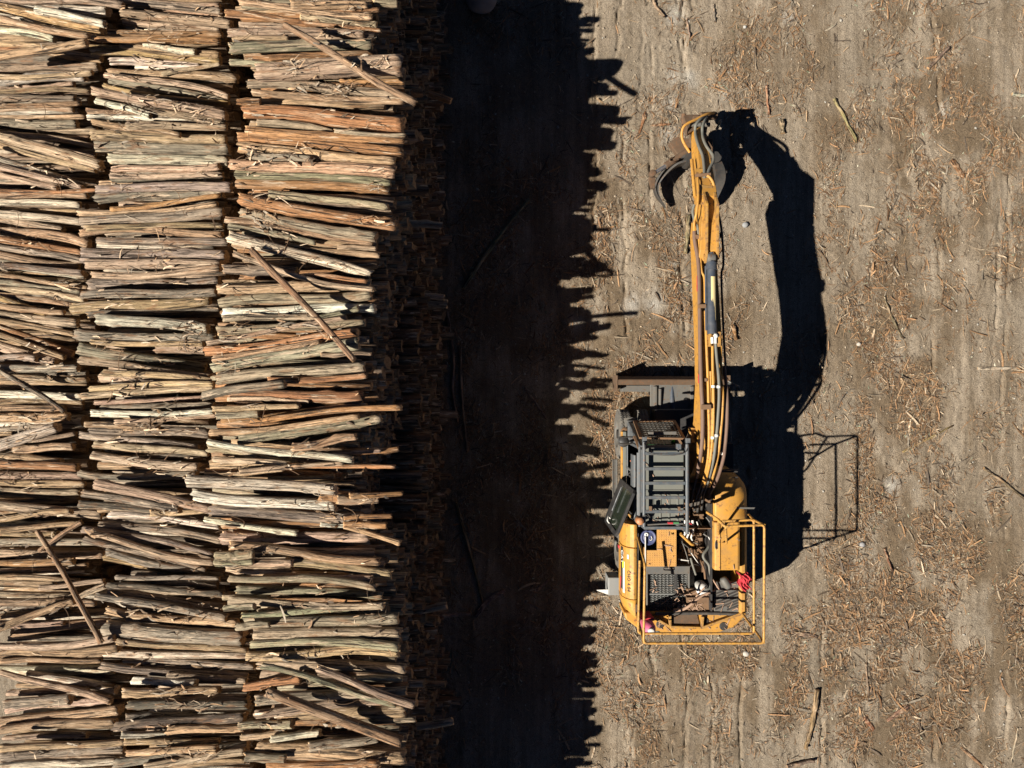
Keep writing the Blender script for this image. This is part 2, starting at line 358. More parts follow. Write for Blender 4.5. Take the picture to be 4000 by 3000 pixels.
# ------------------------------------------------------------------ loose litter on the ground
LIT = [(.24, .135, .065), (.34, .20, .10), (.20, .11, .055), (.32, .22, .13), (.42, .33, .23), (.075, .052, .034), (.25, .21, .16), (.15, .10, .06), (.30, .17, .085), (.10, .075, .055)]
def ribbons(name, n, sampler, lens, wid, zf, label, seed, lift=.012, cols=LIT, curl=.35):
    g = np.random.default_rng(seed)
    V = []; F = []; T = []; k = 0
    for i in range(n):
        s = sampler(g)
        if s is None: continue
        x, y, a = s
        L = lens[0] * (lens[1] / lens[0]) ** g.random(); w = wid[0] + (wid[1] - wid[0]) * g.random() ** 2.5
        if zf is not gzf and (zf(x, y) < 1.7 or max(abs(zf(x + math.cos(a) * L * t, y + math.sin(a) * L * t) - zf(x, y)) for t in (-.55, -.3, .3, .55)) > .16): continue
        seg = 4 if L > .12 else 2
        da = curl * g.normal(); z0 = zf(x, y) + lift * (.15 + g.random()); tw = g.normal() * .5
        col = np.array(cols[g.integers(len(cols))]) * (.7 + .6 * g.random())
        px, py = x - math.cos(a) * L / 2, y - math.sin(a) * L / 2
        tilt = g.normal() * lift * 1.4
        for j in range(seg + 1):
            t = j / seg; ang = a + da * (t - .5)
            ww = w * (.45 + .55 * math.sin(math.pi * min(max(t * .8 + .15, 0), 1)))
            nxv, nyv = -math.sin(ang), math.cos(ang); zt = z0 + tilt * (t - .5) * 2 + lift * .9 * math.sin(math.pi * t) * (g.random())
            zt = min(max(zt, zf(px, py) + .004), z0 + .2)
            V.append((px + nxv * ww / 2, py + nyv * ww / 2, zt + tw * ww * .5)); V.append((px - nxv * ww / 2, py - nyv * ww / 2, zt - tw * ww * .5 * .6))
            T += [(*col, 1)] * 2
            px += math.cos(ang) * L / seg; py += math.sin(ang) * L / seg
        for j in range(seg): F += [k + 2 * j, k + 2 * j + 2, k + 2 * j + 3, k + 2 * j + 1]
        k += 2 * (seg + 1)
    me = mesh_np(name, V, F, np.full(len(F) // 4, 4), [M['litter']], tint=T)
    o = bpy.data.objects.new(name, me); COL.objects.link(o)
    return tag(o, label, 'litter', kind='stuff')
_gzc = GZ
def gzf(x, y):
    i = min(max(int(np.searchsorted(gx, x)), 0), nx - 1); j = min(max(int(np.searchsorted(gy, y)), 0), ny - 1)
    return _gzc[j, i]
_sx = np.arange(1690, 4060, 10.0); _sy = np.arange(-70, 3080, 10.0); _SX, _SY = np.meshgrid(_sx, _sy)
_wx, _wy = (_SX - 2000) * CAM_H / FPX, (1500 - _SY) * CAM_H / FPX
_pd = dens(_SX, _SY) * np.clip((fbm(_wx * 1.9, _wy * 1.1 + 40, 4) - .38) * 5.0, .05, 1.3); _cdf = np.cumsum(_pd.ravel() / _pd.sum())
def samp_ground(g):
    k = min(int(np.searchsorted(_cdf, g.random())), _cdf.size - 1); j, i = divmod(k, len(_sx))
    px = _sx[i] + 10 * (g.random() - .5); py = _sy[j] + 10 * (g.random() - .5); x, y = G2(px, py)
    a = g.normal() * .6 + (math.pi / 2 if g.random() < .40 else g.random() * 3.14)
    return x, y, a
ribbons('bark_litter', 62000, samp_ground, (.03, .24), (.006, .021), gzf, 'thin shredded bark and splinters strewn over the dirt', 3, lift=.018)
ribbons('bark_strips', 2300, samp_ground, (.16, .55), (.010, .042), gzf, 'longer curled bark strips scattered over the dirt', 4, lift=.028, curl=.35)
ribbons('fallen_leaves', 1500, samp_ground, (.035, .09), (.012, .030), gzf, 'small pale green fallen leaves scattered among the bark', 5, lift=.012, cols=[(.28, .32, .22), (.38, .40, .30), (.46, .44, .34), (.16, .20, .12)])
def pebbles():
    g = np.random.default_rng(9); V = []; F = []; T = []; k = 0
    base = [(0, 0, 1), (.9, 0, .2), (.28, .86, .2), (-.73, .53, .2), (-.73, -.53, .2), (.28, -.86, .2), (0, 0, -.5)]
    fs = [(0, 1, 2), (0, 2, 3), (0, 3, 4), (0, 4, 5), (0, 5, 1), (6, 2, 1), (6, 3, 2), (6, 4, 3), (6, 5, 4), (6, 1, 5)]
    for i in range(11000):
        px = 1750 + 2300 * g.random(); py = -60 + 3120 * g.random(); x, y = G2(px, py)
        s = .008 + .03 * g.random() ** 5; col = np.array([(.30, .25, .19), (.24, .20, .15), (.33, .27, .20), (.21, .17, .12), (.28, .23, .17), (.36, .34, .30)][g.integers(6)]) * (.7 + .5 * g.random())
        a = g.random() * 6.28; sx, sy = s * (.8 + .6 * g.random()), s * (.7 + .4 * g.random()); z = gzf(x, y)
        for b in base:
            j = 1 + .25 * g.normal(); bx, by = b[0] * sx * j, b[1] * sy * j
            V.append((x + bx * math.cos(a) - by * math.sin(a), y + bx * math.sin(a) + by * math.cos(a), z + b[2] * s * .8)); T.append((*col, 1))
        for f in fs: F += [k + q for q in f]
        k += 7
    me = mesh_np('pebbles', V, F, np.full(len(F) // 3, 3), [M['pebble']], tint=T, smooth=np.ones(len(F) // 3))
    o = bpy.data.objects.new('pebbles', me); COL.objects.link(o); tag(o, 'small clods and pebbles lying loose in the dirt', 'pebbles', kind='stuff')
pebbles()
# ------------------------------------------------------------------ the log stacks
TINT = dict(T=(.58, .405, .24), O=(.52, .275, .125), G=(.38, .32, .245), P=(.58, .43, .305), W=(.88, .78, .62), N=(.43, .37, .25), E=(.41, .385, .245), D=(.17, .14, .105), B=(.34, .215, .125), Y=(.62, .42, .20))
CNAME = dict(T='tan', O='rust-brown', G='grey weathered', P='pinkish', W='pale bare', N='olive-grey', E='greenish', D='dark-barked', B='brown', Y='yellowish')
CROP = dict(A=(900, 0), D=(800, 750), F=(800, 1500), H=(800, 2250), B=(0, 0), C=(0, 750), E=(0, 1500), G=(0, 2250))
# each log: crop, start x y, end x y, thickness (crop pixels), bark colour, layer, optional landmark key
RIGHT = """
A 530 40 1180 45 70 T 0|A 1240 25 1440 30 70 N 0|A 80 10 1225 150 65 T 0|A -40 110 760 215 60 O 0|A 720 90 1285 85 52 O 0|A 600 130 1265 225 75 P 0|A 640 200 1300 265 42 O 0|A -10 285 1155 300 75 P 0|A 20 340 500 330 42 T 0|
A 0 420 1225 390 100 N 0|A 340 510 1000 520 52 O 0|A 0 540 420 560 60 E 0|A 240 630 1470 560 185 P 1 bigpale|A 950 690 1500 705 52 O 0|A 160 725 1430 815 92 N 0|A 190 800 1500 870 70 T 0|A 465 215 1600 890 68 T 2 toppole|A 60 880 260 880 60 O 0|
A 130 960 1490 1090 150 O 0|A 230 1060 900 1150 68 N 0|A 150 1130 1495 1210 90 O 0|A 80 1200 1480 1320 118 O 0|A 900 1130 1510 1170 42 N 0|A 90 1275 1425 1400 100 T 0|A 160 1340 700 1375 70 G 0|A 0 1420 1420 1490 112 T 0|A 50 1510 1385 1580 80 N 0|A 70 1585 1370 1650 90 O 0|
D 320 65 1650 290 118 O 0|D 560 20 1585 130 72 N 0|D 320 180 1480 390 95 N 0|D 180 240 1450 450 60 T 0|D 210 300 955 440 56 N 1|D 210 385 1435 712 105 W 1 palelean|D 700 470 1510 550 60 T 0|D 250 530 1460 840 55 P 1|D 1150 480 1480 490 42 P 0|D 400 500 1290 1450 64 B 2 darkpole|
D 160 665 800 690 100 G 0|D 800 730 1400 772 46 O 0|D 110 840 1432 800 100 T 0|D 140 955 1440 890 98 N 0|D 170 1045 1470 1008 98 W 0|D 110 1205 1385 1130 86 N 0|D 160 1095 960 1080 62 N 0|D 20 1310 1225 1085 46 P 1|D 980 1095 1330 1010 50 N 1|D 20 1375 1320 1210 92 O 0|D 80 1440 1000 1300 70 T 0|D 70 1520 1330 1305 108 E 0|
D 1000 1405 1440 1400 40 P 0|D 110 1615 1380 1510 108 N 0|D 550 1625 1400 1590 60 O 0|
F -10 105 690 0 88 G 1|F 230 75 1360 120 112 O 0|F 70 215 820 190 54 T 0|F 200 130 900 150 42 P 0|F 150 310 1400 190 60 O 0|F 400 330 1700 205 56 O 0|F 50 420 1330 280 62 T 0|F 100 275 470 258 66 N 0|F 310 485 1525 295 100 N 0|F 30 500 1280 655 66 W 1|F 760 545 1310 455 80 T 1|F 30 555 790 685 70 N 0|F 80 650 720 690 60 P 0|
F 1080 595 1520 575 44 P 0|F 1220 575 1675 562 60 O 0|F 300 755 1200 685 50 P 0|F 600 690 1645 715 46 O 0|F 550 812 1120 795 40 N 0|F 0 790 680 735 52 T 0|F -150 838 1135 915 110 W 1 whitelog|F -90 955 1135 1050 112 W 0|F 60 1080 1350 1170 118 G 0|F 1000 960 1300 980 110 O 0|F 1150 1000 1500 1000 80 P 0|F 1250 965 1710 945 56 O 0|
F 0 1170 800 1290 60 W 1|F 1000 1215 1410 1230 42 W 0|F 1200 1160 1615 1140 46 O 0|F 1200 1215 1570 1220 66 O 0|F 160 1330 1415 1320 118 P 0|F 1200 1230 1690 1370 52 T 0|F 220 1395 1510 1530 86 T 0|F 100 1485 420 1470 88 N 0|F 90 1545 420 1540 62 E 0|F 310 1530 760 1545 70 P 0|F 200 1575 760 1600 98 P 0|F 700 1530 1612 1640 98 T 0|
H 600 10 1450 30 88 P 0|H 210 25 1475 100 72 N 0|H 280 115 1535 172 80 N 0|H 160 185 560 172 60 N 0|H 210 210 1550 255 80 P 0|H 320 340 1260 275 62 E 0|H 170 280 430 262 62 N 0|H 440 405 1675 362 108 N 0|H 430 500 1690 500 130 N 0|H 280 440 560 420 70 N 0|H 400 590 1680 612 82 N 0|H 370 690 1675 655 100 T 0|
H 480 750 1730 805 110 P 0|H 490 775 1655 1110 62 E 1 greenpole|H 970 800 1810 1115 72 P 1|H 350 960 830 890 88 O 0|H 900 930 1710 888 62 N 0|H 540 1000 1700 1430 104 B 2 brownpole|H 440 1075 1740 990 96 N 0|H 440 1195 1560 1075 90 P 0|H 640 1195 1740 1160 128 T 0|H 300 1295 760 1280 78 N 0|H 320 1395 700 1335 60 T 0|
H 570 1410 1000 1352 70 W 0|H 900 1480 1500 1400 92 G 1|H 470 1480 1730 1560 150 T 0|H 350 1560 700 1575 88 N 0|H 540 1640 1500 1625 70 O 0|H 1150 1270 1820 1238 58 N 0"""
MIDDLE = """
B 700 -20 1900 55 62 P 0|B 1150 20 1910 105 66 G 0|B 1250 60 2160 150 66 T 0|B 1050 110 2000 215 80 P 0|B 1070 190 1900 242 60 P 0|B 760 270 1920 300 62 O 1 redpair|B 830 340 1900 358 58 O 1|B 1050 385 1900 470 68 T 0|B 1240 378 1690 450 56 W 0|B 790 430 1910 530 90 Y 0|B 960 530 1740 562 78 W 0|B 1400 640 1900 552 40 P 1|B 950 622 2050 680 80 T 0|
B 910 650 1980 835 60 P 1|B 950 690 1960 875 70 G 0|B 900 740 1980 890 46 Y 0|B 800 785 1960 1000 90 P 1|B 860 860 1950 1080 66 P 0|B 830 870 1300 1000 60 W 0|B 760 960 1290 980 70 B 0|B 760 1012 1780 1030 58 W 0|B 800 1050 1560 1170 60 T 0|B 1100 1090 1960 1100 70 P 0|B 790 1165 1960 1200 96 T 0|B 840 1262 1980 1292 108 G 0|B 950 1370 1980 1400 108 W 0|B 980 1462 1900 1440 68 P 0|
B 960 1520 1930 1512 58 P 0|B 960 1560 1930 1562 50 G 0|B 870 1592 1560 1602 60 T 0|B 840 1640 2000 1622 88 G 0|
C 840 62 1930 12 96 G 0|C 960 150 1900 30 50 O 1|C 680 180 1880 102 60 T 0|C 710 270 1930 172 108 G 0|C 740 312 1930 290 60 T 0|C 700 358 1920 370 74 T 0|C 850 420 1970 432 78 G 0|C 720 545 1960 560 138 G 0 biggrey|C 750 622 1920 640 105 P 0|C 800 715 1900 655 70 P 0|C 780 800 1900 770 108 G 0|C 710 890 1880 862 80 G 0|C 640 1010 1820 930 108 T 0|C 760 1062 1900 1010 60 G 0|C 850 1100 1800 1182 108 W 1 barelog|
C 680 1235 1860 1262 108 G 0|C 790 1295 1760 1310 52 T 0|C 690 1355 1780 1520 108 G 0|C 1350 1352 1790 1362 96 P 0|C 700 1455 1820 1600 78 P 0|C 900 1562 1880 1640 68 T 0|
E 780 42 1850 2 60 T 0|E 710 105 1850 32 62 P 0|E 820 162 1850 112 50 P 0|E 880 205 1850 182 60 G 0|E 800 252 1850 232 68 W 0|E 740 350 1380 372 60 T 0|E 1000 330 1880 272 50 P 0|E 780 392 1815 430 88 G 0|E 700 440 1720 562 78 G 0|E 820 522 1800 602 70 P 0|E 800 615 1720 722 90 P 0|E 690 772 1700 790 80 G 0|E 830 862 1830 1090 96 P 1|E 720 945 1560 1082 78 G 0|E 690 1042 1500 1085 78 D 0|E 950 1130 1900 1232 70 W 0|E 1300 1120 1830 1092 60 T 0|
E 860 1225 1920 1345 88 G 0|E 720 1255 1860 1482 68 G 0|E 800 1275 1860 1542 66 P 0|E 740 1345 1780 1602 66 G 0|E 910 1492 1620 1645 80 Y 0|E 920 1440 1930 1640 86 G 0|
G 1000 12 1900 22 50 G 0|G 1050 60 1980 170 60 P 0|G 930 85 1930 155 60 D 0|G 930 142 1930 272 88 G 0|G 830 175 1960 362 78 G 0|G 930 295 2060 412 88 T 0|G 920 455 2110 530 160 G 0 greylog|G 1010 565 2140 642 60 T 0|G 910 665 2200 690 70 W 0|G 1070 722 2200 780 68 G 0|G 880 772 2140 872 78 G 0|G 1150 905 1700 930 78 W 0|G 1450 865 2130 902 66 P 0|G 1070 1002 1900 982 78 T 0|G 1280 1052 2140 1062 105 G 0|
G 1110 1115 2150 1112 88 D 0|G 1090 1222 1650 1192 70 G 0|G 1000 1302 2120 1212 98 D 0|G 1050 1372 1650 1392 60 W 0|G 1450 1332 2100 1312 78 T 0|G 1080 1435 1900 1422 60 T 0|G 1100 1532 1880 1492 66 T 0|G 1000 1622 2150 1472 98 G 0|G 1250 1642 2120 1512 70 P 0|G 1300 1665 2120 1592 68 T 0"""
LEFT = """
B -120 -25 860 0 70 P 0|B -130 -30 1070 50 70 P 0|B -250 5 940 102 90 W 0|B -250 30 900 255 98 Y 0|B 320 90 910 212 78 W 0|B -250 75 770 320 64 T 0|B -300 165 840 332 62 T 0|B -300 245 470 340 60 W 0|B -300 310 420 412 52 T 0|B -300 528 752 368 86 T 1 uplog|B -200 420 240 432 60 O 0|B 420 440 880 512 78 T 0|B -300 572 860 572 86 P 0|B -300 632 800 628 56 T 0|B -300 702 740 672 86 W 0|B -300 832 650 732 88 P 0|
B -300 795 780 788 50 T 0|B -300 872 650 850 70 G 0|B -300 925 700 892 50 T 0|B -300 965 640 952 58 P 0|B -200 1002 740 1010 56 T 0|B -300 1055 670 1072 98 G 0|B -300 1085 840 1132 66 P 0|B -250 1140 780 1192 50 T 0|B -200 1130 830 1272 60 P 0|B -300 1105 880 1432 98 P 1 pinkslant|B -300 1172 830 1472 64 T 0|B 400 1262 830 1342 60 P 0|B -200 1325 740 1625 98 W 0|B -200 1395 720 1625 60 P 0|B -200 1500 500 1625 56 P 0|B -300 1632 840 1642 44 O 0|
C -300 22 760 30 78 T 0|C -300 92 700 112 60 W 0|C -300 135 690 172 60 T 0|C -200 172 720 262 78 W 0|C -200 185 550 332 86 P 0|C -250 275 780 452 88 T 0|C -250 375 710 522 66 O 0|C -200 425 720 592 60 G 0|C -250 505 690 642 78 T 0|C -200 585 740 722 78 W 0|C -200 645 720 700 60 G 0|C -250 725 780 842 88 T 0|C -200 765 710 872 68 G 0|C -200 825 740 932 68 P 0|C -200 868 640 982 56 T 0|C -150 875 400 1045 66 Y 0|C -250 962 560 1042 58 T 0|
C -250 1032 680 1132 105 P 0|C -250 1092 660 1232 60 T 0|C -200 1105 640 1402 82 O 0|C -150 1182 560 1432 60 T 0|C -200 1272 500 1482 104 P 0|C -200 1422 320 1442 64 G 0|C -250 1502 680 1522 78 G 0|C 0 1600 760 1622 58 P 0|C -80 1490 560 1899 52 D 2 greypole|
E -250 82 720 112 78 W 0|E -250 168 720 160 58 T 0|E -250 212 560 212 68 T 0|E -250 302 600 282 96 T 0|E -200 425 430 365 52 G 0|E -200 585 500 372 112 W 1 forklog|E -200 525 660 432 60 P 0|E 130 562 640 542 78 T 0|E -200 612 520 682 88 T 0|E -200 655 680 722 78 O 0|E -200 792 720 802 108 P 0|E -200 832 740 862 58 T 0|E -200 902 700 932 60 P 0|E -200 952 690 982 58 T 0|E -200 1022 890 1132 98 P 0|E -200 1175 620 1102 60 T 0|E -200 1222 500 1202 58 W 0|E -200 1290 700 1202 60 T 0|E -200 1305 500 1292 54 T 0|
E 340 1440 710 1190 44 T 1|E 320 1270 880 2235 50 B 2 brownstick|E -200 1372 900 1362 78 G 0|E -200 1462 900 1472 88 P 0|E -200 1575 640 1532 78 O 0|E -150 1645 760 1560 60 T 0|
G -200 12 680 60 58 T 0|G 340 100 900 40 50 P 1|G -200 80 480 70 68 T 0|G 690 180 920 82 58 P 1|G -250 132 700 172 68 P 0|G -200 212 830 232 78 T 0|G -200 282 620 262 66 W 0|G -200 540 650 215 70 T 1 barklean|G -200 372 950 312 66 T 0|G 110 492 950 392 78 T 0|G -200 442 560 402 60 P 0|G -200 602 1000 532 70 P 0|G -200 662 1030 622 88 T 0|G -200 712 900 682 42 T 0|G -200 812 990 800 98 W 0|G 0 742 880 732 50 T 0|G 0 832 960 1082 66 P 1|G 240 842 1010 982 78 W 1 whitecross|
G 70 1012 760 1002 68 P 0|G 50 1102 620 1062 98 G 0|G 60 1162 950 1062 70 P 0|G 0 1272 1040 1152 108 T 0|G 0 1332 1000 1262 78 T 0|G 40 1402 760 1372 60 P 0|G 0 1492 1090 1432 68 T 0|G 0 1562 1080 1482 88 G 0|G 0 1642 1020 1592 80 W 0|G 50 1662 700 1612 64 O 0"""
LANDMARK = dict(bigpale=('thickest pale log with an orange end, under the tan slanting pole', 'thick pale log'), toppole=('tan pole slanting across the row nearest the excavator, its tip overhanging the shaded alley', 'tan slanting pole'),
    palelean=('smooth pale log lying askew just above the greyish brown pole', 'askew pale log'), darkpole=('greyish brown pole lying steeply across the middle of the row nearest the excavator', 'greyish brown pole'),
    whitelog=('smooth whitish log with a round cut end showing, level with the excavator cab', 'smooth whitish log'), greenpole=('slim olive pole crossing beneath a pinkish pole, above the big brown pole', 'slim olive pole'),
    brownpole=('big brown pole slanting across the row nearest the excavator near the bottom', 'big brown pole'), redpair=('upper of two rust-brown logs side by side high in the middle row', 'rust-brown pair'),
    biggrey=('very thick grey log in the upper half of the middle row', 'very thick grey log'), barelog=('bright bare barkless log in the middle row, the whitest of all', 'bright barkless log'),
    greylog=('thickest grey log in the lower part of the middle row', 'thickest grey log'), uplog=('tan log tilting up to a gap in the outermost row, near the top', 'tilting tan log'), pinkslant=('long pinkish log slanting over its neighbours in the outermost row', 'long slanting pinkish log'),
    greypole=('slim dark pole slanting across the outermost row', 'slim dark pole'), forklog=('thick pale log tilting up over the outermost row below the slim dark pole', 'thick tilting log'), brownstick=('slim brown stick lying steeply across the outermost row', 'slim brown stick'),
    barklean=('tan log tilting up beside the slim brown stick', 'tilting log by the brown stick'), whitecross=('pale log slanting over a dark gap at the lower outermost row', 'pale log over the gap'))
ROWS = [('right', RIGHT, 3.80, 'row nearest the excavator'), ('middle', MIDDLE, 2.90, 'middle row'), ('left', LEFT, 2.20, 'outermost row')]
SC = 2.212
def parse(txt):
    out = []
    for s in txt.replace('\n', '').split('|'):
        t = s.split()
        if not t: continue
        o = CROP[t[0]]; f = [float(v) for v in t[1:6]]
        out.append(dict(a=(o[0] + f[0] / SC, o[1] + f[1] / SC), b=(o[0] + f[2] / SC, o[1] + f[3] / SC), d=f[4] / SC, c=t[6], lay=int(t[7]), key=t[8] if len(t) > 8 else None))
    return out

# ---- log surface: local X is the axis
def log_geom(L, r0, r1, g, nseg, nside, bend=.012, rough=.05, knots=3, stub=False):
    s = np.linspace(0, 1, nseg + 1); th = np.linspace(0, 2 * np.pi, nside, endpoint=False)
    cy = L * bend * g.normal() * np.sin(np.pi * s) + L * bend * .5 * g.normal() * np.sin(2 * np.pi * s)
    cz = L * bend * .6 * g.normal() * np.sin(np.pi * s) + L * bend * .3 * g.normal() * np.sin(2 * np.pi * s)
    r = r0 + (r1 - r0) * s + min(r0, r1) * .05 * (fbm(s * L * 2.5 + g.random() * 99, s * 0 + g.random() * 99, 3) - .45) * 2
    SS, TH = np.meshgrid(s, th, indexing='ij')
    o1, o2 = g.random() * 99, g.random() * 99
    prof = 1 + rough * (2 * fbm(np.cos(TH) * 1.3 + o1 + SS * L * .8, np.sin(TH) * 1.3 + o2 + SS * L * .5, 4) - .95)
    for k in range(knots):
        ks, kt, kw = g.random(), g.random() * 6.28, .05 + .05 * g.random()
        dth = np.angle(np.exp(1j * (TH - kt)))
        prof = prof + .42 * g.random() * np.exp(-((SS - ks) * L / kw) ** 2 - (dth / .45) ** 2)
    RR = r[:, None] * prof
    end = np.zeros_like(RR); end[0] = .02 * g.normal(size=nside) * (r0 / .1); end[-1] = .02 * g.normal(size=nside) * (r1 / .1)
    sl0, sl1 = g.normal() * .12, g.normal() * .12
    end[0] += sl0 * r0 * np.cos(th + 1); end[-1] += sl1 * r1 * np.cos(th + 2)
    X = SS * L - L / 2 + end
    Y = cy[:, None] + RR * np.cos(TH); Z = cz[:, None] + RR * np.sin(TH)
    V = np.stack([X, Y, Z], -1).reshape(-1, 3)
    lo = g.random(3) * 40
    LC = np.stack([SS * L + lo[0], RR * np.cos(TH) + lo[1], RR * np.sin(TH) + lo[2]], -1).reshape(-1, 3)
    V = np.vstack([V, [[-L / 2, cy[0], cz[0]], [L / 2, cy[-1], cz[-1]]]]); LC = np.vstack([LC, [lo, lo + [L, 0, 0]]])
    n = nside; i0 = (np.arange(nseg)[:, None] * n + np.arange(n)[None]); i1 = (np.arange(nseg)[:, None] * n + (np.arange(n)[None] + 1) % n)
    Q = np.stack([i0, i1, i1 + n, i0 + n], -1).reshape(-1, 4)
    c0, c1 = (nseg + 1) * n, (nseg + 1) * n + 1; k = np.arange(n); kn = (k + 1) % n
    T0 = np.stack([np.full(n, c0), kn, k], -1); T1 = np.stack([np.full(n, c1), k + nseg * n, kn + nseg * n], -1)
    return V, LC, Q, np.vstack([T0, T1])

def log_object(name, L, r0, r1, tint, g, nseg=18, nside=14, bend=.012, rough=.06, knots=4):
    V, LC, Q, T = log_geom(L, r0, r1, g, nseg, nside, bend, rough, knots)
    flat = np.concatenate([Q.ravel(), T.ravel()]); nper = np.concatenate([np.full(len(Q), 4), np.full(len(T), 3)])
    mi = np.concatenate([np.zeros(len(Q)), np.ones(len(T))]); sm = np.concatenate([np.ones(len(Q)), np.zeros(len(T))])
    me = mesh_np(name, V, flat, nper, [M['bark'], M['end']], np.tile([*tint, 1], (len(V), 1)), LC, mi, sm)
    o = bpy.data.objects.new(name, me); COL.objects.link(o); return o

# ---- heightfield of what already lies in the stacks
HC = .025; HX0, HY0 = -12.5, -11.0
HF = np.zeros((int(11.6 / HC), int(22.0 / HC)))
def raster(p0, p1, r):
    """raise the heightfield under a cylinder from p0 to p1"""
    d = p1 - p0; L = math.hypot(d[0], d[1]); n = max(2, int(L / HC * 1.3)); t = np.linspace(0, 1, n)
    m = max(3, int(2 * r / HC * 1.5) | 1); w = np.linspace(-.97, .97, m) * r
    nxv, nyv = -d[1] / L, d[0] / L
    X = p0[0] + d[0] * t[:, None] + nxv * w[None]; Y = p0[1] + d[1] * t[:, None] + nyv * w[None]
    Z = p0[2] + d[2] * t[:, None] + np.sqrt(r * r - w * w)[None]
    i = ((X - HX0) / HC).astype(int); j = ((Y - HY0) / HC).astype(int)
    ok = (i >= 0) & (i < HF.shape[0]) & (j >= 0) & (j < HF.shape[1])
    np.maximum.at(HF, (i[ok], j[ok]), Z[ok])
def hf(x, y):
    i = min(max(int((x - HX0) / HC), 0), HF.shape[0] - 1); j = min(max(int((y - HY0) / HC), 0), HF.shape[1] - 1)
    return HF[i, j]
def settle(ax, ay, bx, by, r):
    """heights of both ends of a log dropped straight down onto the heightfield"""
    n = 60; t = np.linspace(.01, .99, n); w = np.linspace(-1, 1, 9) * r * .80
    dx, dy = bx - ax, by - ay; L = math.hypot(dx, dy)
    X = ax + dx * t[:, None] - dy / L * w[None]; Y = ay + dy * t[:, None] + dx / L * w[None]
    i = np.clip(((X - HX0) / HC).astype(int), 0, HF.shape[0] - 1); j = np.clip(((Y - HY0) / HC).astype(int), 0, HF.shape[1] - 1)
    need = (HF[i, j] + np.sqrt((r * .86) ** 2 - w * w + 1e-9)[None]).max(1)
    # upper hull edge over the middle of the log
    hull = []
    for k in range(n):
        while len(hull) > 1:
            a, b = hull[-2], hull[-1]
            if (need[b] - need[a]) * (t[k] - t[a]) <= (need[k] - need[a]) * (t[b] - t[a]): hull.pop()
            else: break
        hull.append(k)
    for a, b in zip(hull[:-1], hull[1:]):
        if t[a] <= .5 <= t[b]: break
    sl = (need[b] - need[a]) / (t[b] - t[a]); lim = .15 * L; sl = max(min(sl, lim), -lim)
    mid = max(need[a] + (.5 - t[a]) * sl, float(np.max(need - (t - .5) * sl)) if abs(sl) >= lim - 1e-6 else -9)
    return mid - .5 * sl, mid + .5 * sl

# ---- hidden body of the stacks and the shaded end wall: too many to count, one object
FV, FLC, FT, FQ, FTr = [], [], [], [], []; foff = 0
def filler(p0, p1, r0, r1, tint, g, nside=9, nseg=3, rough=.05, end_shade=1.0):
    global foff
    d = Vector(p1) - Vector(p0); L = d.length
    V, LC, Q, T = log_geom(L, r0, r1, g, nseg, nside, .006, rough, 0)
    A = np.array(d.to_track_quat('X', 'Z').to_matrix()); mid = (np.array(p0) + np.array(p1)) / 2
    FV.append(V @ A.T + mid); FLC.append(LC); FT.append(np.tile([*tint, end_shade], (len(V), 1))); FQ.append(Q + foff); FTr.append(T + foff); foff += len(V)
gf = np.random.default_rng(21)
COLX = dict(right=(-4.92, -1.96), middle=(-7.86, -5.42), left=(-10.4, -8.42))
FILLTOP = dict(right=3.70, middle=2.78, left=2.08)
ENDS = {}
for row, txt, H, phrase in ROWS:
    rr = [(P(*q['a'], H), P(*q['b'], H)) for q in parse(txt) if q['lay'] < 2]
    full = sorted(b.x - a.x for a, b in rr)[int(len(rr) * .6)]
    ys = np.arange(-10.5, 10.6, .25); lo = []; hi = []
    for y in ys:
        yc = min(max(y, -6.4), 6.4)
        lo.append(float(np.percentile([a.x for a, b in rr if abs(a.y - yc) < .55 and b.x - a.x > full * .6] or [COLX[row][0]], 45)))
        hi.append(float(np.percentile([b.x for a, b in rr if abs(b.y - yc) < .55 and b.x - a.x > full * .6] or [COLX[row][1]], 55)))
    ENDS[row] = (ys, np.array(lo), np.array(hi))
def row_ends(row, y): e = ENDS[row]; return float(np.interp(y, e[0], e[1])), float(np.interp(y, e[0], e[2]))
def left_end(row, y):
    if row != 'left': return row_ends(row, y)[0] + .16
    return COLX[row][0] + (.45 * max(0, min(1, (-y - 4.5) / 1.5)) if row == 'left' else 0)
pal = dict(right='OTNOTPB', middle='GPTGPW', left='TPTWPG')
def hump(row, y): return (.20 + .22 * math.exp(-((y + .1) / 2.5) ** 4)) if row == 'right' else 0.0   # the near row is heaped highest along its middle
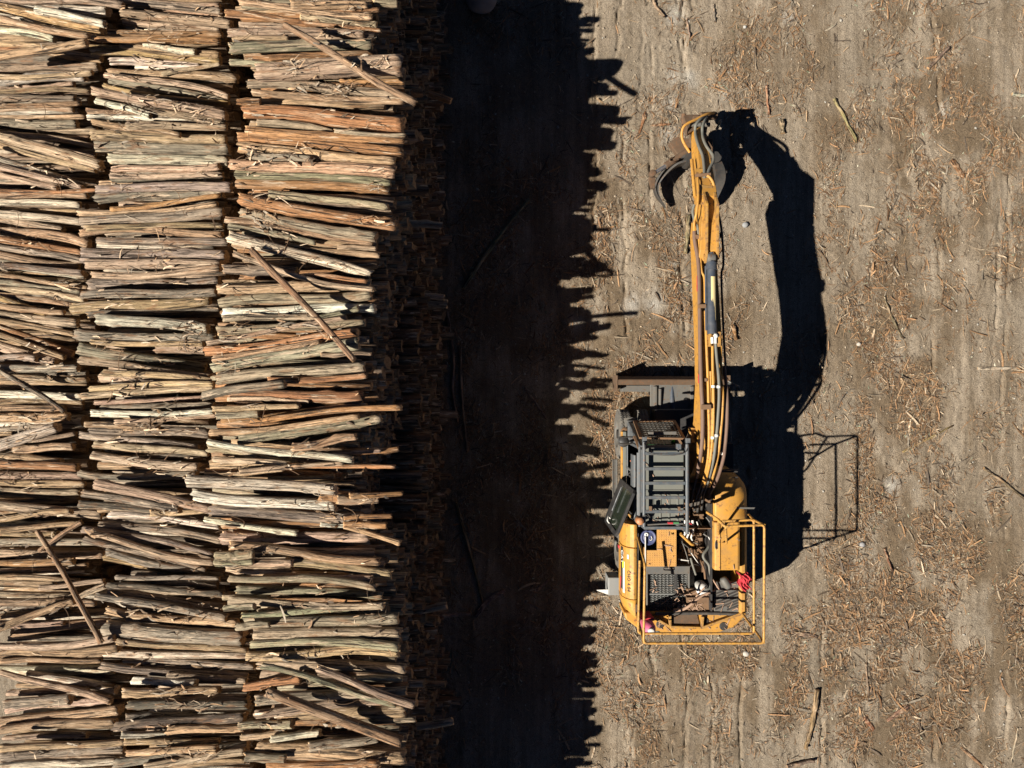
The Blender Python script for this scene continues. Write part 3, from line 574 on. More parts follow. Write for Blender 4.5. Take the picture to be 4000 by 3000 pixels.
for row in ('right', 'middle', 'left'):
    top = FILLTOP[row]; z = .10; lay = 0
    top0 = top; top = top + (.42 if row == 'right' else 0)
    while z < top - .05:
        deep = z < top0 - .75
        y = -10.4 + (lay % 2) * .085
        while y < 10.4:
            if z > top0 + hump(row, y): y += .15; continue
            r = float(np.clip(gf.normal(.086 if z < top - .5 else .068, .026), .035, .15)); x0, x1 = COLX[row]
            x0 = left_end(row, y)
            if row == 'right': x1 = -1.62 + (-1.98 + 1.62) * (z / 3.7) ** .9 + gf.normal() * .10 + (.22 if gf.random() < .06 else 0)
            else: x1 = row_ends(row, y)[1] - .10 + gf.normal() * .08
            if row == 'right' and z > 2.5: x1 = min(x1, row_ends(row, y)[1] + .03 + max(0, top - z) * .28 + gf.normal() * .06)
            x0 += gf.normal() * .06 - (.55 if row == 'left' and y > -4.2 else 0)
            a = gf.normal() * .030
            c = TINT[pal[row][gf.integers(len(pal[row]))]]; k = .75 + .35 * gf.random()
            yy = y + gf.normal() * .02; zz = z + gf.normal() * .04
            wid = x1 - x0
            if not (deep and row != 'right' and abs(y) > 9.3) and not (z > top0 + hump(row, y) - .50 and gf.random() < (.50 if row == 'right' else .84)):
                k *= .32 if deep else .85  # shade painted into the bark: logs deep in the stacks made darker
                filler((x0, yy - a * wid / 2, zz), (x1, yy + a * wid / 2, zz + gf.normal() * .02), r * (.92 + .16 * gf.random()), r, [min(v * k, .9) for v in c], gf, 9 if row == 'right' or not deep else 7, 3 if not deep else 1, .05, (.08 + .6 * gf.random() ** 2.5) if row == 'right' else .16 + .2 * gf.random())  # last argument darkens cut ends, standing in for shade in gaps and wall
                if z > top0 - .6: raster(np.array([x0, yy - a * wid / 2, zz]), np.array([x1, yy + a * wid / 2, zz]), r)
            y += r * 1.86
        z += .145; lay += 1

# ---- the logs that can be told apart
gl = np.random.default_rng(5)
ALL = []; REC = {}
for row, txt, H, phrase in ROWS:
    recs = parse(txt); REC[row] = recs
    order = sorted(range(len(recs)), key=lambda i: (recs[i]['lay'], -recs[i]['d'] * .6 + 18 * gl.random()))
    for i in order:
        q = recs[i]; h = H + .16 * q['lay'] + hump(row, (1500 - (q['a'][1] + q['b'][1]) / 2) * .0044); h0 = h1 = h
        for it in range(3):
            a = P(*q['a'], h0); b = P(*q['b'], h1); r = q['d'] * (CAM_H - (h0 + h1) / 2) / FPX / 2 * .88
            if b.x < a.x: pass
            h0, h1 = settle(a.x, a.y, b.x, b.y, r)
        a = P(*q['a'], h0); b = P(*q['b'], h1); r = q['d'] * (CAM_H - (h0 + h1) / 2) / FPX / 2 * .88
        if q['lay'] == 1: h0 += .05; h1 += .05; a = P(*q['a'], h0); b = P(*q['b'], h1)
        if q['lay'] == 2: h0 += .09; h1 += .09; a = P(*q['a'], h0); b = P(*q['b'], h1)   # held up by stubs and a few proud logs
        q['p'] = (np.array(a), np.array(b)); q['r'] = r
        raster(q['p'][0], q['p'][1], r * .97)
ORD = 'zeroth first second third fourth fifth sixth seventh eighth ninth tenth eleventh twelfth thirteenth fourteenth fifteenth sixteenth seventeenth eighteenth nineteenth twentieth'.split()
for row, txt, H, phrase in ROWS:
    recs = REC[row]
    yv = [(q['a'][1] + q['b'][1]) / 2 for q in recs]; order = sorted(range(len(recs)), key=lambda i: yv[i]); rank = {i: k for k, i in enumerate(order)}
    marks = [i for i in range(len(recs)) if recs[i]['key']]
    for i, q in enumerate(recs):
        a, b = q['p']; d = Vector(b - a); L = d.length; r = q['r']
        k = .66 + .50 * gl.random(); tint = [min(v * k * (.95 + .1 * gl.random()), .88) for v in TINT[q['c']]]
        tap = .10 + .12 * gl.random()
        big = 1 if gl.random() < .62 else -1
        o = log_object('log', L, r * (1 + tap / 2 * big), r * (1 - tap / 2 * big), tint, gl, 26, 18, (.014 if r < .09 else .008) if q['lay'] < 2 else .007, .085, 8)
        A = d.to_track_quat('X', 'Z'); o.rotation_mode = 'QUATERNION'; o.rotation_quaternion = A; o.location = Vector((a + b) / 2)
        if q['key']: lab = LANDMARK[q['key']][0]
        else:
            m = min(marks, key=lambda j: abs(rank[j] - rank[i])); df = rank[i] - rank[m]
            dm = 2 * r
            th = 'thin' if dm < .13 else ('medium' if dm < .185 else ('thick' if dm < .27 else 'very thick'))
            ln = 'short ' if L < 1.5 and row != 'left' else ''
            lab = f"{ln}{th} {CNAME[q['c']]} log, {ORD[min(abs(df), 20)]} {'below' if df > 0 else 'above'} the {LANDMARK[recs[m]['key']][1]}, {phrase}"
        tag(o, lab, 'pole' if q['key'] in ('toppole', 'darkpole', 'greypole', 'brownpole', 'greenpole') else 'log', 'logs stacked in the ' + phrase)
        ALL.append(o)

# ---- logs sticking out of the shaded end wall, told apart by where they jut out
FACE = [((1560, 868), (1722, 882), 30, 3.0, 'G', 'grey log jutting from the shaded end wall, level with the grapple tines'), ((1560, 1172), (1746, 1188), 38, 1.9, 'G', 'grey log jutting farthest from the shaded end wall, above the pair of ground poles'),
        ((1560, 1150), (1735, 1162), 26, 2.2, 'P', 'slim pinkish log just above the farthest-jutting grey log of the end wall'), ((1550, 2408), (1745, 2366), 30, 2.2, 'G', 'grey log jutting at a slant from the shaded wall, level with the counterweight'),
        ((1560, 2850), (1770, 2816), 30, 2.4, 'G', 'pale grey log jutting out of the shaded wall near the bottom edge'), ((1540, 1382), (1728, 1395), 28, 1.6, 'B', 'brown log jutting from the shaded wall, level with the dozer blade'),
        ((1540, 1690), (1722, 1672), 26, 1.5, 'B', 'brown log jutting from the shaded wall, level with the cab guard'), ((1560, 330), (1760, 395), 28, 1.7, 'O', 'brown log jutting downward from the shaded wall below the boulder'), ((1540, 1745), (1680, 1742), 42, 1.9, 'N', 'thick log with its round cut end showing in the shaded wall beside the cab')]
for a_, b_, d_, h_, c_, lab in FACE:
    a = P(*a_, h_); b = P(*b_, h_ - .05); d = b - a; r = d_ * (CAM_H - h_) / FPX / 2
    o = log_object('log', d.length, r, r * .95, TINT[c_], gl, 12, 14, .008, .06, 2)
    o.rotation_mode = 'QUATERNION'; o.rotation_quaternion = d.to_track_quat('X', 'Z'); o.location = (a + b) / 2
    tag(o, lab, 'log', 'logs jutting from the shaded end wall')

nv = np.vstack(FV); FQ_, FT_ = np.vstack(FQ), np.vstack(FTr)
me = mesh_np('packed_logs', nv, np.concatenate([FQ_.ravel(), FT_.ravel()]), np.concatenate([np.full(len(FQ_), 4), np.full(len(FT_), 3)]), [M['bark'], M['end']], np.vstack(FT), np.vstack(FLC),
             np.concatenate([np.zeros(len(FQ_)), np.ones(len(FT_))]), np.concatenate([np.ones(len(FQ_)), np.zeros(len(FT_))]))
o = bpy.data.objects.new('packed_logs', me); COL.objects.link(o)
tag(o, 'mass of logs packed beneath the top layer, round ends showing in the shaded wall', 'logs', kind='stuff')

# ---- shreds of bark and twigs hanging on the logs
SHC = [(-4.9, -1.98, 1.0), (-7.8, -5.4, .8), (-10.9, -8.4, .7)]
def samp_pile(g):
    for _ in range(30):
        c = SHC[g.choice(3, p=[.42, .31, .27])]; x = c[0] + (c[1] - c[0]) * g.random(); y = -7.2 + 14.4 * g.random()
        cl = float(np.clip((fbm(np.array(x * 1.7 + 50), np.array(y * 2.6 + 9), 3) - .42) * 5, .02, 1))
        if g.random() < cl: break
    a = g.normal() * .35 if g.random() < .72 else g.random() * 6.28
    return x, y, a
SHCOL = [(.40, .26, .15), (.52, .38, .25), (.28, .17, .095), (.62, .48, .34), (.13, .09, .06), (.36, .30, .23), (.18, .12, .075)]
ribbons('bark_shreds', 4600, samp_pile, (.05, .36), (.006, .04), hf, 'curling bark shreds hanging over the stacked logs', 31, lift=.035, cols=SHCOL, curl=.45)
def twigs():
    g = np.random.default_rng(77); mb = MB()
    for i in range(420):
        x, y, a = samp_pile(g); a = g.random() * 6.28; L = .12 + .5 * g.random() ** 2; r = .0035 + .006 * g.random()
        ex_, ey_ = x + math.cos(a) * L, y + math.sin(a) * L
        if hf(x, y) < 1.8 or max(abs(hf(x + (ex_ - x) * t, y + (ey_ - y) * t) - hf(x, y)) for t in (.25, .5, .75, 1)) > .28: continue
        pts = []; b = g.normal() * .8
        for j in range(5):
            t = j / 4; px = x + math.cos(a + b * t) * L * t; py = y + math.sin(a + b * t) * L * t
            pts.append((px, py, max(hf(px, py) + r, hf(x, y) + .02 + .16 * L * math.sin(2.4 * t))))
        mb.tube(pts, [r, r * .5], 5, 2)
    o = mb.build('twigs', M['oxide']); tag(o, 'thin dark twigs caught on top of the stacked logs', 'twigs', kind='stuff')
twigs()
# ------------------------------------------------------------------ single sticks, slabs and stones on the ground
STICKS = [  # kind, points (photo pixels), thickness px, tint, label
    ('stick', [(3254, 388), (3290, 455), (3342, 558)], 12, 'T', 'tan stick lying in bark heap to the right of the grapple shadow'),
    ('stick', [(3621, 270), (3665, 226), (3706, 184)], 14, 'G', 'grey bark-flaked stick slanting on litter near the upper corner of the yard'),
    ('stick', [(3950, 369), (4012, 383)], 14, 'W', 'pale peeled stick cut by the photo edge, upper yard'),
    ('slab', [(3715, 624), (3763, 695)], 24, 'O', 'orange-brown bark slab lying alone on dirt below the flaked stick'),
    ('stump', [(3051, 470), (3055, 524)], 20, 'T', 'short split wood chunk beside the grapple shadow'),
    ('stick', [(2993, 336), (2996, 400), (3002, 452)], 9, 'T', 'straight tan stick just above the short split chunk'),
    ('stick', [(2552, 0), (2560, 30), (2592, 72)], 12, 'P', 'curved pinkish stick at the top edge beside the alley shadow'),
    ('stick', [(2682, 72), (2688, 120), (2695, 159)], 7, 'P', 'thin pinkish stick in a rut above the boom tip'),
    ('stick', [(2786, 18), (2788, 55), (2793, 90)], 8, 'G', 'thin grey stick lying along a rut near the top edge'),
    ('stick', [(2690, 843), (2683, 920), (2675, 992)], 17, 'T', 'broken tan branch lying close beside the boom'),
    ('slab', [(2549, 490), (2623, 486)], 11, 'O', 'flat orange splinter between the grapple and the alley shadow'),
    ('slab', [(2521, 436), (2510, 480), (2494, 526)], 13, 'O', 'curled orange bark piece above the open grapple claw'),
    ('slab', [(3819, 1439), (3993, 1438)], 13, 'W', 'pale split plank with a dark shadow at the yard edge'),
    ('stick', [(3840, 1829), (3920, 1885), (3998, 1950)], 10, 'B', 'dark bent branch at the yard edge below the pale plank'),
    ('stick', [(3452, 1157), (3480, 1240), (3525, 1325)], 8, 'B', 'thin dark branch on litter to the side of the boom shadow'),
    ('slab', [(3525, 1766), (3725, 1661)], 10, 'Y', 'long straw-coloured strip on dirt beyond the railing shadow'),
    ('slab', [(3090, 2468), (3194, 2487)], 18, 'T', 'split tan slab on bare dirt beyond the guard rail corner'),
    ('stick', [(3190, 2690), (3172, 2800), (3142, 2919)], 18, 'T', 'frayed tan branch in the lower yard below the split slab'),
    ('stick', [(3381, 2590), (3384, 2650), (3391, 2720)], 8, 'G', 'thin grey stick upright in the picture, lower middle of the yard'),
    ('slab', [(3550, 2754), (3463, 2815)], 20, 'T', 'broad tan bark slab in the densest litter at the bottom'),
    ('slab', [(3372, 2798), (3411, 2850)], 20, 'O', 'short orange bark slab beside the broad tan slab'),
    ('slab', [(3935, 2503), (4002, 2466)], 18, 'O', 'split orange wood piece cut by the photo edge, lower yard'),
    ('slab', [(3753, 2919), (3800, 2960), (3840, 2999)], 13, 'O', 'dark orange bark strip at the bottom edge of the yard'),
    ('stick', [(3974, 2841), (3960, 2910), (3944, 2984)], 6, 'W', 'thin whitish twig near the bottom corner of the yard'),
    ('stick', [(3073, 2993), (3120, 2978), (3177, 2967)], 14, 'G', 'grey stick at the bottom edge behind the excavator'),
    ('stick', [(2860, 1265), (2872, 1330)], 16, 'O', 'orange-brown stick lying close beside the boom near the blade'),
    ('stick', [(3452, 2140), (3480, 2230)], 8, 'B', 'slim dark stick on dirt beside the rail shadow'),
    ('pole', [(1808, 1128), (1920, 965), (2065, 780)], 17, 'G', 'long pole lying slanted on the ground in the shaded alley'),
    ('pole', [(1745, 1217), (1772, 1400), (1768, 1520), (1787, 1648)], 12, 'G', 'crooked thin pole in the shaded alley beside the end wall'),
    ('pole', [(1797, 1354), (1805, 1560), (1826, 1766)], 12, 'G', 'straighter thin pole next to the crooked one in the shaded alley'),
    ('pole', [(2048, 1513), (2090, 1570), (2132, 1634)], 10, 'G', 'short thin stick lying slanted mid-alley in the shade'),
    ('pole', [(1781, 1962), (1848, 2200), (1885, 2355)], 11, 'B', 'thin dark pole lying beside the end wall in the lower alley'),
    ('slab', [(1856, 2408), (1905, 2345), (1972, 2306)], 24, 'G', 'grey bark slab in the shaded lower alley'),
    ('stick', [(1690, 2381), (1838, 2393)], 17, 'G', 'grey peeled stick leaning out over the lower alley'),
    ('slab', [(2085, 2315), (2145, 2265)], 10, 'G', 'small grey splinter alone in the shaded lower alley'),
]
gs = np.random.default_rng(8)
for kind, pts, th, c, lab in STICKS:
    k = CAM_H / FPX; r = th * k / 2
    w = [P(x, y, 0) for x, y in pts]
    mid = w[len(w) // 2] if len(w) % 2 else (w[0] + w[-1]) / 2
    base = Vector((mid.x, mid.y, gzf(mid.x, mid.y)))
    col = [min(1, v * (.42 + .2 * gs.random())) for v in TINT[c]]
    cc = catmull(w, 6) if len(w) > 2 else [w[0].lerp(w[1], t / 8) for t in range(9)]
    V = []; T = []; F = []; LC = []; n = 10
    flat = .38 if kind == 'slab' else 1.0
    for i, p in enumerate(cc):
        t = i / (len(cc) - 1); d = (cc[min(i + 1, len(cc) - 1)] - cc[max(i - 1, 0)]).normalized(); sd = Vector((-d.y, d.x, 0))
        rr = r * (1.08 - .25 * t) * (1 + .12 * gs.normal()) * ((.55 + .45 * min(1, 5 * min(t + .04, 1 - t + .04))) if kind == 'slab' else 1)
        z = gzf(p.x, p.y) + rr * flat * .85 + (0.04 * t if kind == 'stick' and gs.random() < .5 else 0)
        if lab.startswith('grey peeled stick leaning'): z += .45 * (1 - t)
        for j in range(n):
            a = 2 * math.pi * j / n; q = p + sd * (math.cos(a) * rr) + Vector((0, 0, z - p.z + math.sin(a) * rr * flat))
            V.append(q - base); LC.append((t * 3 + gs.random() * .01, math.cos(a) * rr, math.sin(a) * rr)); T.append((*col, 1))
    m = len(cc)
    for i in range(m - 1):
        for j in range(n): F.append((i * n + j, i * n + (j + 1) % n, (i + 1) * n + (j + 1) % n, (i + 1) * n + j))
    flatf = [v for f in F for v in f] + list(range(n - 1, -1, -1)) + list(range((m - 1) * n, m * n))
    nm = dict(stick='stick', slab='bark_slab', stump='wood_chunk', pole='pole')[kind]
    me = mesh_np(nm, [tuple(v) for v in V], flatf, np.array([4] * len(F) + [n, n]), [M['bark'], M['end']], T, LC, np.array([0] * len(F) + [1, 1]), np.array([1] * len(F) + [0, 0]))
    o = bpy.data.objects.new(nm, me); COL.objects.link(o); o.location = base
    tag(o, lab, dict(stick='stick', slab='bark slab', stump='wood chunk', pole='pole')[kind], 'single pieces of wood lying on the ground', 'thing')

def stone(name, px, py, rpx, h, col, lab, cat, seed):
    g = np.random.default_rng(seed); r = rpx * CAM_H / FPX; c = P(px, py, 0)
    import bmesh
    bm = bmesh.new(); bmesh.ops.create_icosphere(bm, subdivisions=4, radius=1)
    for v in bm.verts:
        f = 1 + .16 * (fbm(np.array(v.co.x * 1.3 + seed), np.array(v.co.y * 1.3 + v.co.z), 3) - .45) * 2
        v.co = Vector((v.co.x * r * f, v.co.y * r * .9 * f, v.co.z * h * f))
    me = bpy.data.meshes.new(name); bm.to_mesh(me); bm.free(); me.materials.append(paint(name + '_rock', col, .9, .5, (.2, .17, .13), scale=4))
    for p in me.polygons: p.use_smooth = True
    o = bpy.data.objects.new(name, me); COL.objects.link(o); o.location = (c.x, c.y, gzf(c.x, c.y) + h * .6); tag(o, lab, cat)
stone('boulder', 1882, 8, 62, .30, (.36, .30, .27), 'rounded boulder in the shade at the top edge of the alley', 'boulder', 3)
stone('stone', 3352, 1345, 9, .04, (.45, .41, .36), 'small round pale stone on dirt beside the boom shadow', 'stone', 5)
stone('stone', 2908, 108, 7, .035, (.42, .42, .40), 'small grey stone in a rut near the top edge', 'stone', 6)
stone('stone', 3365, 2126, 11, .045, (.30, .30, .31), 'flat bluish-grey stone just past the rail shadow', 'stone', 8)
stone('stone', 2910, 880, 12, .05, (.27, .28, .29), 'angular dark grey stone between boom and its shadow', 'stone', 9)
stone('stone', 2912, 2552, 12, .045, (.50, .47, .42), 'pale oval stone behind the rear rail of the excavator', 'stone', 12)
# ------------------------------------------------------------------ the excavator
BASE = (3.5, -2.35, 0.0)
ex = bpy.data.objects.new('wheeled_excavator', None); COL.objects.link(ex); ex.location = BASE
tag(ex, 'yellow wheeled excavator with log grapple parked on dirt beside the stacked logs', 'excavator')
def mb(): return MB(BASE)
def part(name, mat, parent, f, bevel=0, label=None):
    m = mb(); f(m); o = m.build(name, mat, parent, bevel)
    if label: o['label'] = label
    return o
def rect(px0, py0, px1, py1, h):
    a = P(px0, py1, h); b = P(px1, py0, h); return a.x, b.x, a.y, b.y
def pbox(m, px0, py0, px1, py1, h0, h1):
    x0, x1, y0, y1 = rect(px0, py0, px1, py1, h1); m.box(x0, x1, y0, y1, h0, h1)

# ---- undercarriage
def f(m):
    m.box(3.05, 3.95, -4.05, -.55, .62, 1.02); m.box(2.75, 4.25, -2.75, -1.95, .78, 1.06)
    m.box(2.35, 4.65, -1.22, -.98, .42, .66); m.box(2.35, 4.65, -3.72, -3.48, .42, .66)
    m.box(2.55, 2.95, -2.75, -1.75, .55, 1.0)
chassis = part('chassis', 'dark', ex, f, .015)
part('axle_guard', 'steel', chassis, lambda m: m.box(3.02, 3.98, -.92, .02, .60, .66), .01)
part('cross_member', 'steel', chassis, lambda m: m.bar((3.12, -.62, .74), (3.96, -.62, .74), .16, .1), .01)
def f(m):
    m.lathe((3.5, -2.35, 1.02), (0, 0, 1), [(0, 0), (.58, 0), (.62, .03), (.62, .12), (.55, .16), (0, .16)], 40)
part('turntable', 'dark', ex, f)
TY = [(.30, -.13), (.42, -.135), (.49, -.125), (.525, -.10), (.535, -.055), (.535, .055), (.525, .10), (.49, .125), (.42, .135), (.30, .13)]
def tread(m, c):
    for k in range(46):
        a = 2 * math.pi * k / 46
        for s_, da in ((-1, 0), (1, .068), (0, .034)):
            x = c[0] + s_ * .073; r = .534; aa = a + da
            p = Vector((x, c[1] + math.cos(aa) * r, c[2] + math.sin(aa) * r)); t = Vector((0, -math.sin(aa), math.cos(aa)))
            o = Vector((0, math.cos(aa), math.sin(aa)))
            m.bar(p - t * .022 + Vector((.018 * (1 if k % 2 else -1), 0, 0)), p + t * .022 - Vector((.018 * (1 if k % 2 else -1), 0, 0)), .056, .024, o)
for sx in (-1, 1):
    for wy in (-1.10, -3.60):
        w = part('wheel', 'dark', ex, lambda m: m.cyl((3.5 + sx * .55, wy, .52), (3.5 + sx * 1.19, wy, .52), .10, 20))
        for off in (1.06, .66):
            c = (3.5 + sx * off, wy, .52)
            def ft(m): m.lathe(c, (1, 0, 0), TY, 48); tread(m, c)
            part('tyre', 'rubber', w, ft)
            part('rim', 'steel', w, lambda m: m.lathe(c, (sx, 0, 0), [(.10, .02), (.12, .06), (.22, .04), (.26, .10), (.30, .125), (.305, .135), (.305, -.12), (.10, -.10)], 36))

# ---- dozer blade
def f(m):
    prof = [(.10, .10), (.17, .30), (.155, .55), (.10, .72), (.06, .72), (.10, .52), (.115, .30), (.05, .10)]
    m.prism(prof, 0, 2.30, 4.72); m.box(2.30, 4.72, -.02, .09, .68, .73)
    m.box(2.27, 2.30, -.16, .19, .12, .74); m.box(4.72, 4.75, -.16, .19, .12, .74)
blade = part('dozer_blade', 'rust', ex, f, .008)
def f(m):
    m.box(2.42, 3.18, -.17, -.03, .20, .52)
part('blade_back_plate', 'steel', blade, f, .01)
for x in (3.12, 3.92):
    part('blade_arm', 'steel', blade, lambda m: (m.bar((x, -.05, .62), (x, -.85, .62), .07, .20), m.bar((x + .10, -.10, .70), (x + .10, -.55, .66), .05, .10)), .01)
part('blade_cylinder', 'cylblue', blade, lambda m: m.tube([(3.5, .0, .6), (3.5, -.75, .68)], .055, 14))
part('blade_bracket', 'steel', blade, lambda m: (m.tube([(4.70, .06, .74), (4.82, -.02, .80), (4.93, -.06, .76)], .022, 8, 4), m.box(4.66, 4.80, -.06, .02, .74, .79)), .004)

# ---- upper frame and bodywork
def f(m):
    m.box(2.42, 4.62, -4.62, -1.25, 1.18, 1.34)
    m.box(3.30, 3.36, -4.55, -1.3, 1.34, 1.72); m.box(3.98, 4.01, -4.55, -1.3, 1.34, 1.95); m.box(2.52, 2.56, -4.55, -2.62, 1.34, 1.85)
    m.box(2.56, 3.98, -4.60, -4.53, 1.34, 1.72)
frame = part('upper_frame', 'dark', ex, f)
SIDE = [(2.245, 1.22), (2.235, 1.50), (2.25, 1.66), (2.30, 1.80), (2.37, 1.885), (2.45, 1.92), (2.505, 1.90), (2.52, 1.86), (2.52, 1.22)]
def f(m):
    m.prism([(x, z) for x, z in SIDE], 1, -4.33, -3.30)
side = part('side_panel', 'yellow', ex, f, .012)
def f(m):
    m.prism([(x + .004, z + .006) for x, z in SIDE], 1, -3.285, -2.82)
part('front_panel', 'yellow', side, f, .012)
def f(m):
    nseg = 8
    for k in range(nseg):   # rear corner wraps round toward the counterweight
        t0, t1 = k / nseg, (k + 1) / nseg
        def sec(t):
            y = -4.34 - .42 * math.sin(t * math.pi / 2 * .9); dx = .26 * (1 - math.cos(t * math.pi / 2))
            return y, [(min(x + dx, 2.52 + dx * .25), z - .02 * t) for x, z in SIDE]
        (ya, A), (yb, B_) = sec(t0), sec(t1); n = len(A)
        vs = [(p[0], ya, p[1]) for p in A] + [(p[0], yb, p[1]) for p in B_]
        m.add(vs, [(i, (i + 1) % n, (i + 1) % n + n, i + n) for i in range(n)] + ([tuple(range(n))] if k == 0 else []) + ([tuple(range(2 * n - 1, n - 1, -1))] if k == nseg - 1 else []), True)
part('corner_panel', 'yellow', side, f)
part('seam_strip', 'black', side, lambda m: m.box(2.525, 2.545, -4.30, -3.0, 1.30, 1.90))
part('latch_plate', 'rust', side, lambda m: m.box(2.475, 2.525, -4.66, -4.42, 1.905, 1.925), .004)

def surf_strip(m, t0, t1, y0, y1, lift=.004, ytaper=0):
    """strip lying on the curved outside of the side panel between profile parameters t0..t1 (0 bottom, 1 top)"""
    pts = SIDE[1:7]; L = [0]
    for a, b in zip(pts, pts[1:]): L.append(L[-1] + math.hypot(b[0] - a[0], b[1] - a[1]))
    def at(t):
        s = t * L[-1]
        for i in range(len(pts) - 1):
            if s <= L[i + 1] + 1e-9:
                q = (s - L[i]) / (L[i + 1] - L[i]); a, b = pts[i], pts[i + 1]; d = Vector((b[0] - a[0], b[1] - a[1])).normalized()
                return Vector((a[0] + (b[0] - a[0]) * q - d.y * lift, a[1] + (b[1] - a[1]) * q + d.x * lift))
    ts = np.linspace(t0, t1, 7); A = [at(t) for t in ts]; n = len(A)
    vs = [(p.x, y0 + ytaper * (k / (n - 1)), p.y) for k, p in enumerate(A)] + [(p.x, y1, p.y) for p in A]
    m.add(vs, [(i, i + 1, i + 1 + n, i + n) for i in range(n - 1)], True)
    return at
part('black_stripe', 'black', side, lambda m: surf_strip(m, .12, .36, -4.18, -3.32, .004))
part('red_wedge', 'red', side, lambda m: surf_strip(m, .05, .20, -4.30, -3.95, .007, .3))
part('white_stripe', 'white', side, lambda m: surf_strip(m, .36, .50, -4.24, -3.60, .007))
part('lime_sticker', 'lime', side, lambda m: surf_strip(m, .34, .46, -3.74, -3.60, .012))
part('white_sticker', 'white', side, lambda m: surf_strip(m, .62, .70, -3.53, -3.44, .006))

def lettering(text, size, mat, parent, loc, ux, uy, extrude=.0015, squash=1.0):
    c = bpy.data.curves.new('lettering', 'FONT'); c.body = text; c.size = size; c.extrude = extrude; c.align_x = 'CENTER'; c.align_y = 'CENTER'; c.offset = size * .018; c.space_character = 1.12
    t = bpy.data.objects.new('tmp_text', c); COL.objects.link(t)
    bpy.context.view_layer.update()
    me = bpy.data.meshes.new_from_object(t.evaluated_get(bpy.context.evaluated_depsgraph_get()))
    bpy.data.objects.remove(t); me.materials.clear(); me.materials.append(M[mat]); me.name = 'lettering'
    ux = Vector(ux).normalized(); uz = ux.cross(Vector(uy)).normalized(); uy = uz.cross(ux)
    o = bpy.data.objects.new('lettering', me); COL.objects.link(o); o.parent = parent
    mt = Matrix((( ux.x, uy.x * squash, uz.x), (ux.y, uy.y * squash, uz.y), (ux.z, uy.z * squash, uz.z))).to_4x4()
    mt.translation = Vector(loc) - Vector(BASE); me.transform(mt)
    return o
lettering('CHO 4.04', .092, 'black', side, (2.349, -3.97, 1.868), (0, -1, 0), (.07, 0, .083), squash=1.15)
lettering('CAT', .13, 'white', side, (2.247, -3.52, 1.68), (0, -1, 0), (.05, 0, .14), squash=.9)

# counterweight
CW = [(2.27, -4.62), (2.30, -4.76), (2.58, -4.97), (2.90, -5.06), (4.12, -5.06), (4.50, -4.92), (4.74, -4.68), (4.74, -4.62)]
def f(m): m.prism(CW, 2, 1.08, 1.80)
cw = part('counterweight', 'yellow', ex, f, .03)
def f(m):
    pts = [(2.84, -4.70, 1.83), (3.18, -4.885, 1.86), (3.82, -4.905, 1.86), (4.62, -4.62, 1.84)]
    for a, b in zip(pts, pts[1:]): m.bar(a, b, .05, .09)
    m.bar((3.18, -4.90, 1.86), (3.18, -4.66, 1.86), .05, .08); m.bar((3.82, -4.90, 1.86), (3.84, -4.68, 1.86), .05, .08)
part('rib', 'yellow_worn', cw, f, .008)
part('cover_plate', 'rust', cw, lambda m: m.prism([(3.26, -4.66), (3.74, -4.66), (3.78, -4.84), (3.22, -4.84)], 2, 1.803, 1.83), .004)
for x, y in ((3.27, -4.77), (3.90, -4.80), (3.00, -4.86), (4.28, -4.90)):
    part('lifting_hole', 'black', cw, lambda m: m.lathe((x, y, 1.79), (0, 0, 1), [(0, 0), (.085, 0), (.085, .016), (.07, .018), (0, .018)], 20))
part('tow_lug', 'yellow', cw, lambda m: m.prism([(3.36, -5.06), (3.50, -5.06), (3.46, -5.16), (3.40, -5.16)], 2, 1.45, 1.55), .005)

# right side: front hood, tank cover, side skin
def f(m):
    n = 10; rows = []
    for k in range(n + 1):
        t = k / n; y = -2.72 + 1.02 * t
        top = 2.05 - .04 * t - .42 * max(0, (t - .45) / .55) ** 2.2; xr = 4.76 - .30 * max(0, (t - .55) / .45) ** 2
        rows.append([(4.03, y, 1.25), (4.03, y, top - .02), (4.07, y, top), (xr - .30, y, top + .01), (xr - .13, y, top - .05), (xr - .03, y, top - .18), (xr, y, top - .35), (xr, y, 1.25)])
    vs = [p for r_ in rows for p in r_]; w = 8
    m.add(vs, [(i * w + j, i * w + (j + 1) % w, (i + 1) * w + (j + 1) % w, (i + 1) * w + j) for i in range(n) for j in range(w)] + [tuple(range(w - 1, -1, -1)), tuple(range(n * w, n * w + w))], True)
hood = part('front_hood', 'yellow', ex, f)
part('grab_rail', 'hose_black', hood, lambda m: m.tube([P(2815, 1838, 1.9), P(2850, 1834, 1.95), P(2884, 1838, 1.9)], .016, 8, 4))
part('hood_step', 'dark', hood, lambda m: [m.bar(P(2818, y, 1.82), P(2882, y, 1.80), .035, .012) for y in (1842, 1866)])
part('tie_down', 'steel', hood, lambda m: m.bar(P(2877, 1984, 2.06), P(2950, 1985, 2.04), .035, .03), .004)
def f(m):
    x0, x1 = 4.01, 4.52; y0, y1 = -3.69, -2.74
    m.prism([(x0, 1.4), (x0, 2.07), (x0 + .02, 2.10), (x0 + .11, 2.125), (x0 + .115, 2.10), (x1 - .05, 2.105), (x1, 2.08), (x1, 1.4)], 1, y0, y1)
tank = part('tank_cover', 'yellow', ex, f, .010)
part('latch', 'steel', tank, lambda m: (m.tube([P(2797, 2113, 2.13), P(2794, 2125, 2.15), P(2794, 2138, 2.15), P(2799, 2146, 2.13)], .011, 8, 3), m.box(4.035, 4.065, -3.26, -3.14, 2.105, 2.125)))
part('filler_lock', 'rust', tank, lambda m: m.lathe(P(2887, 2109, 2.098), (0, 0, 1), [(0, .02), (.018, .02), (.022, .012), (.022, 0), (0, 0)], 16))
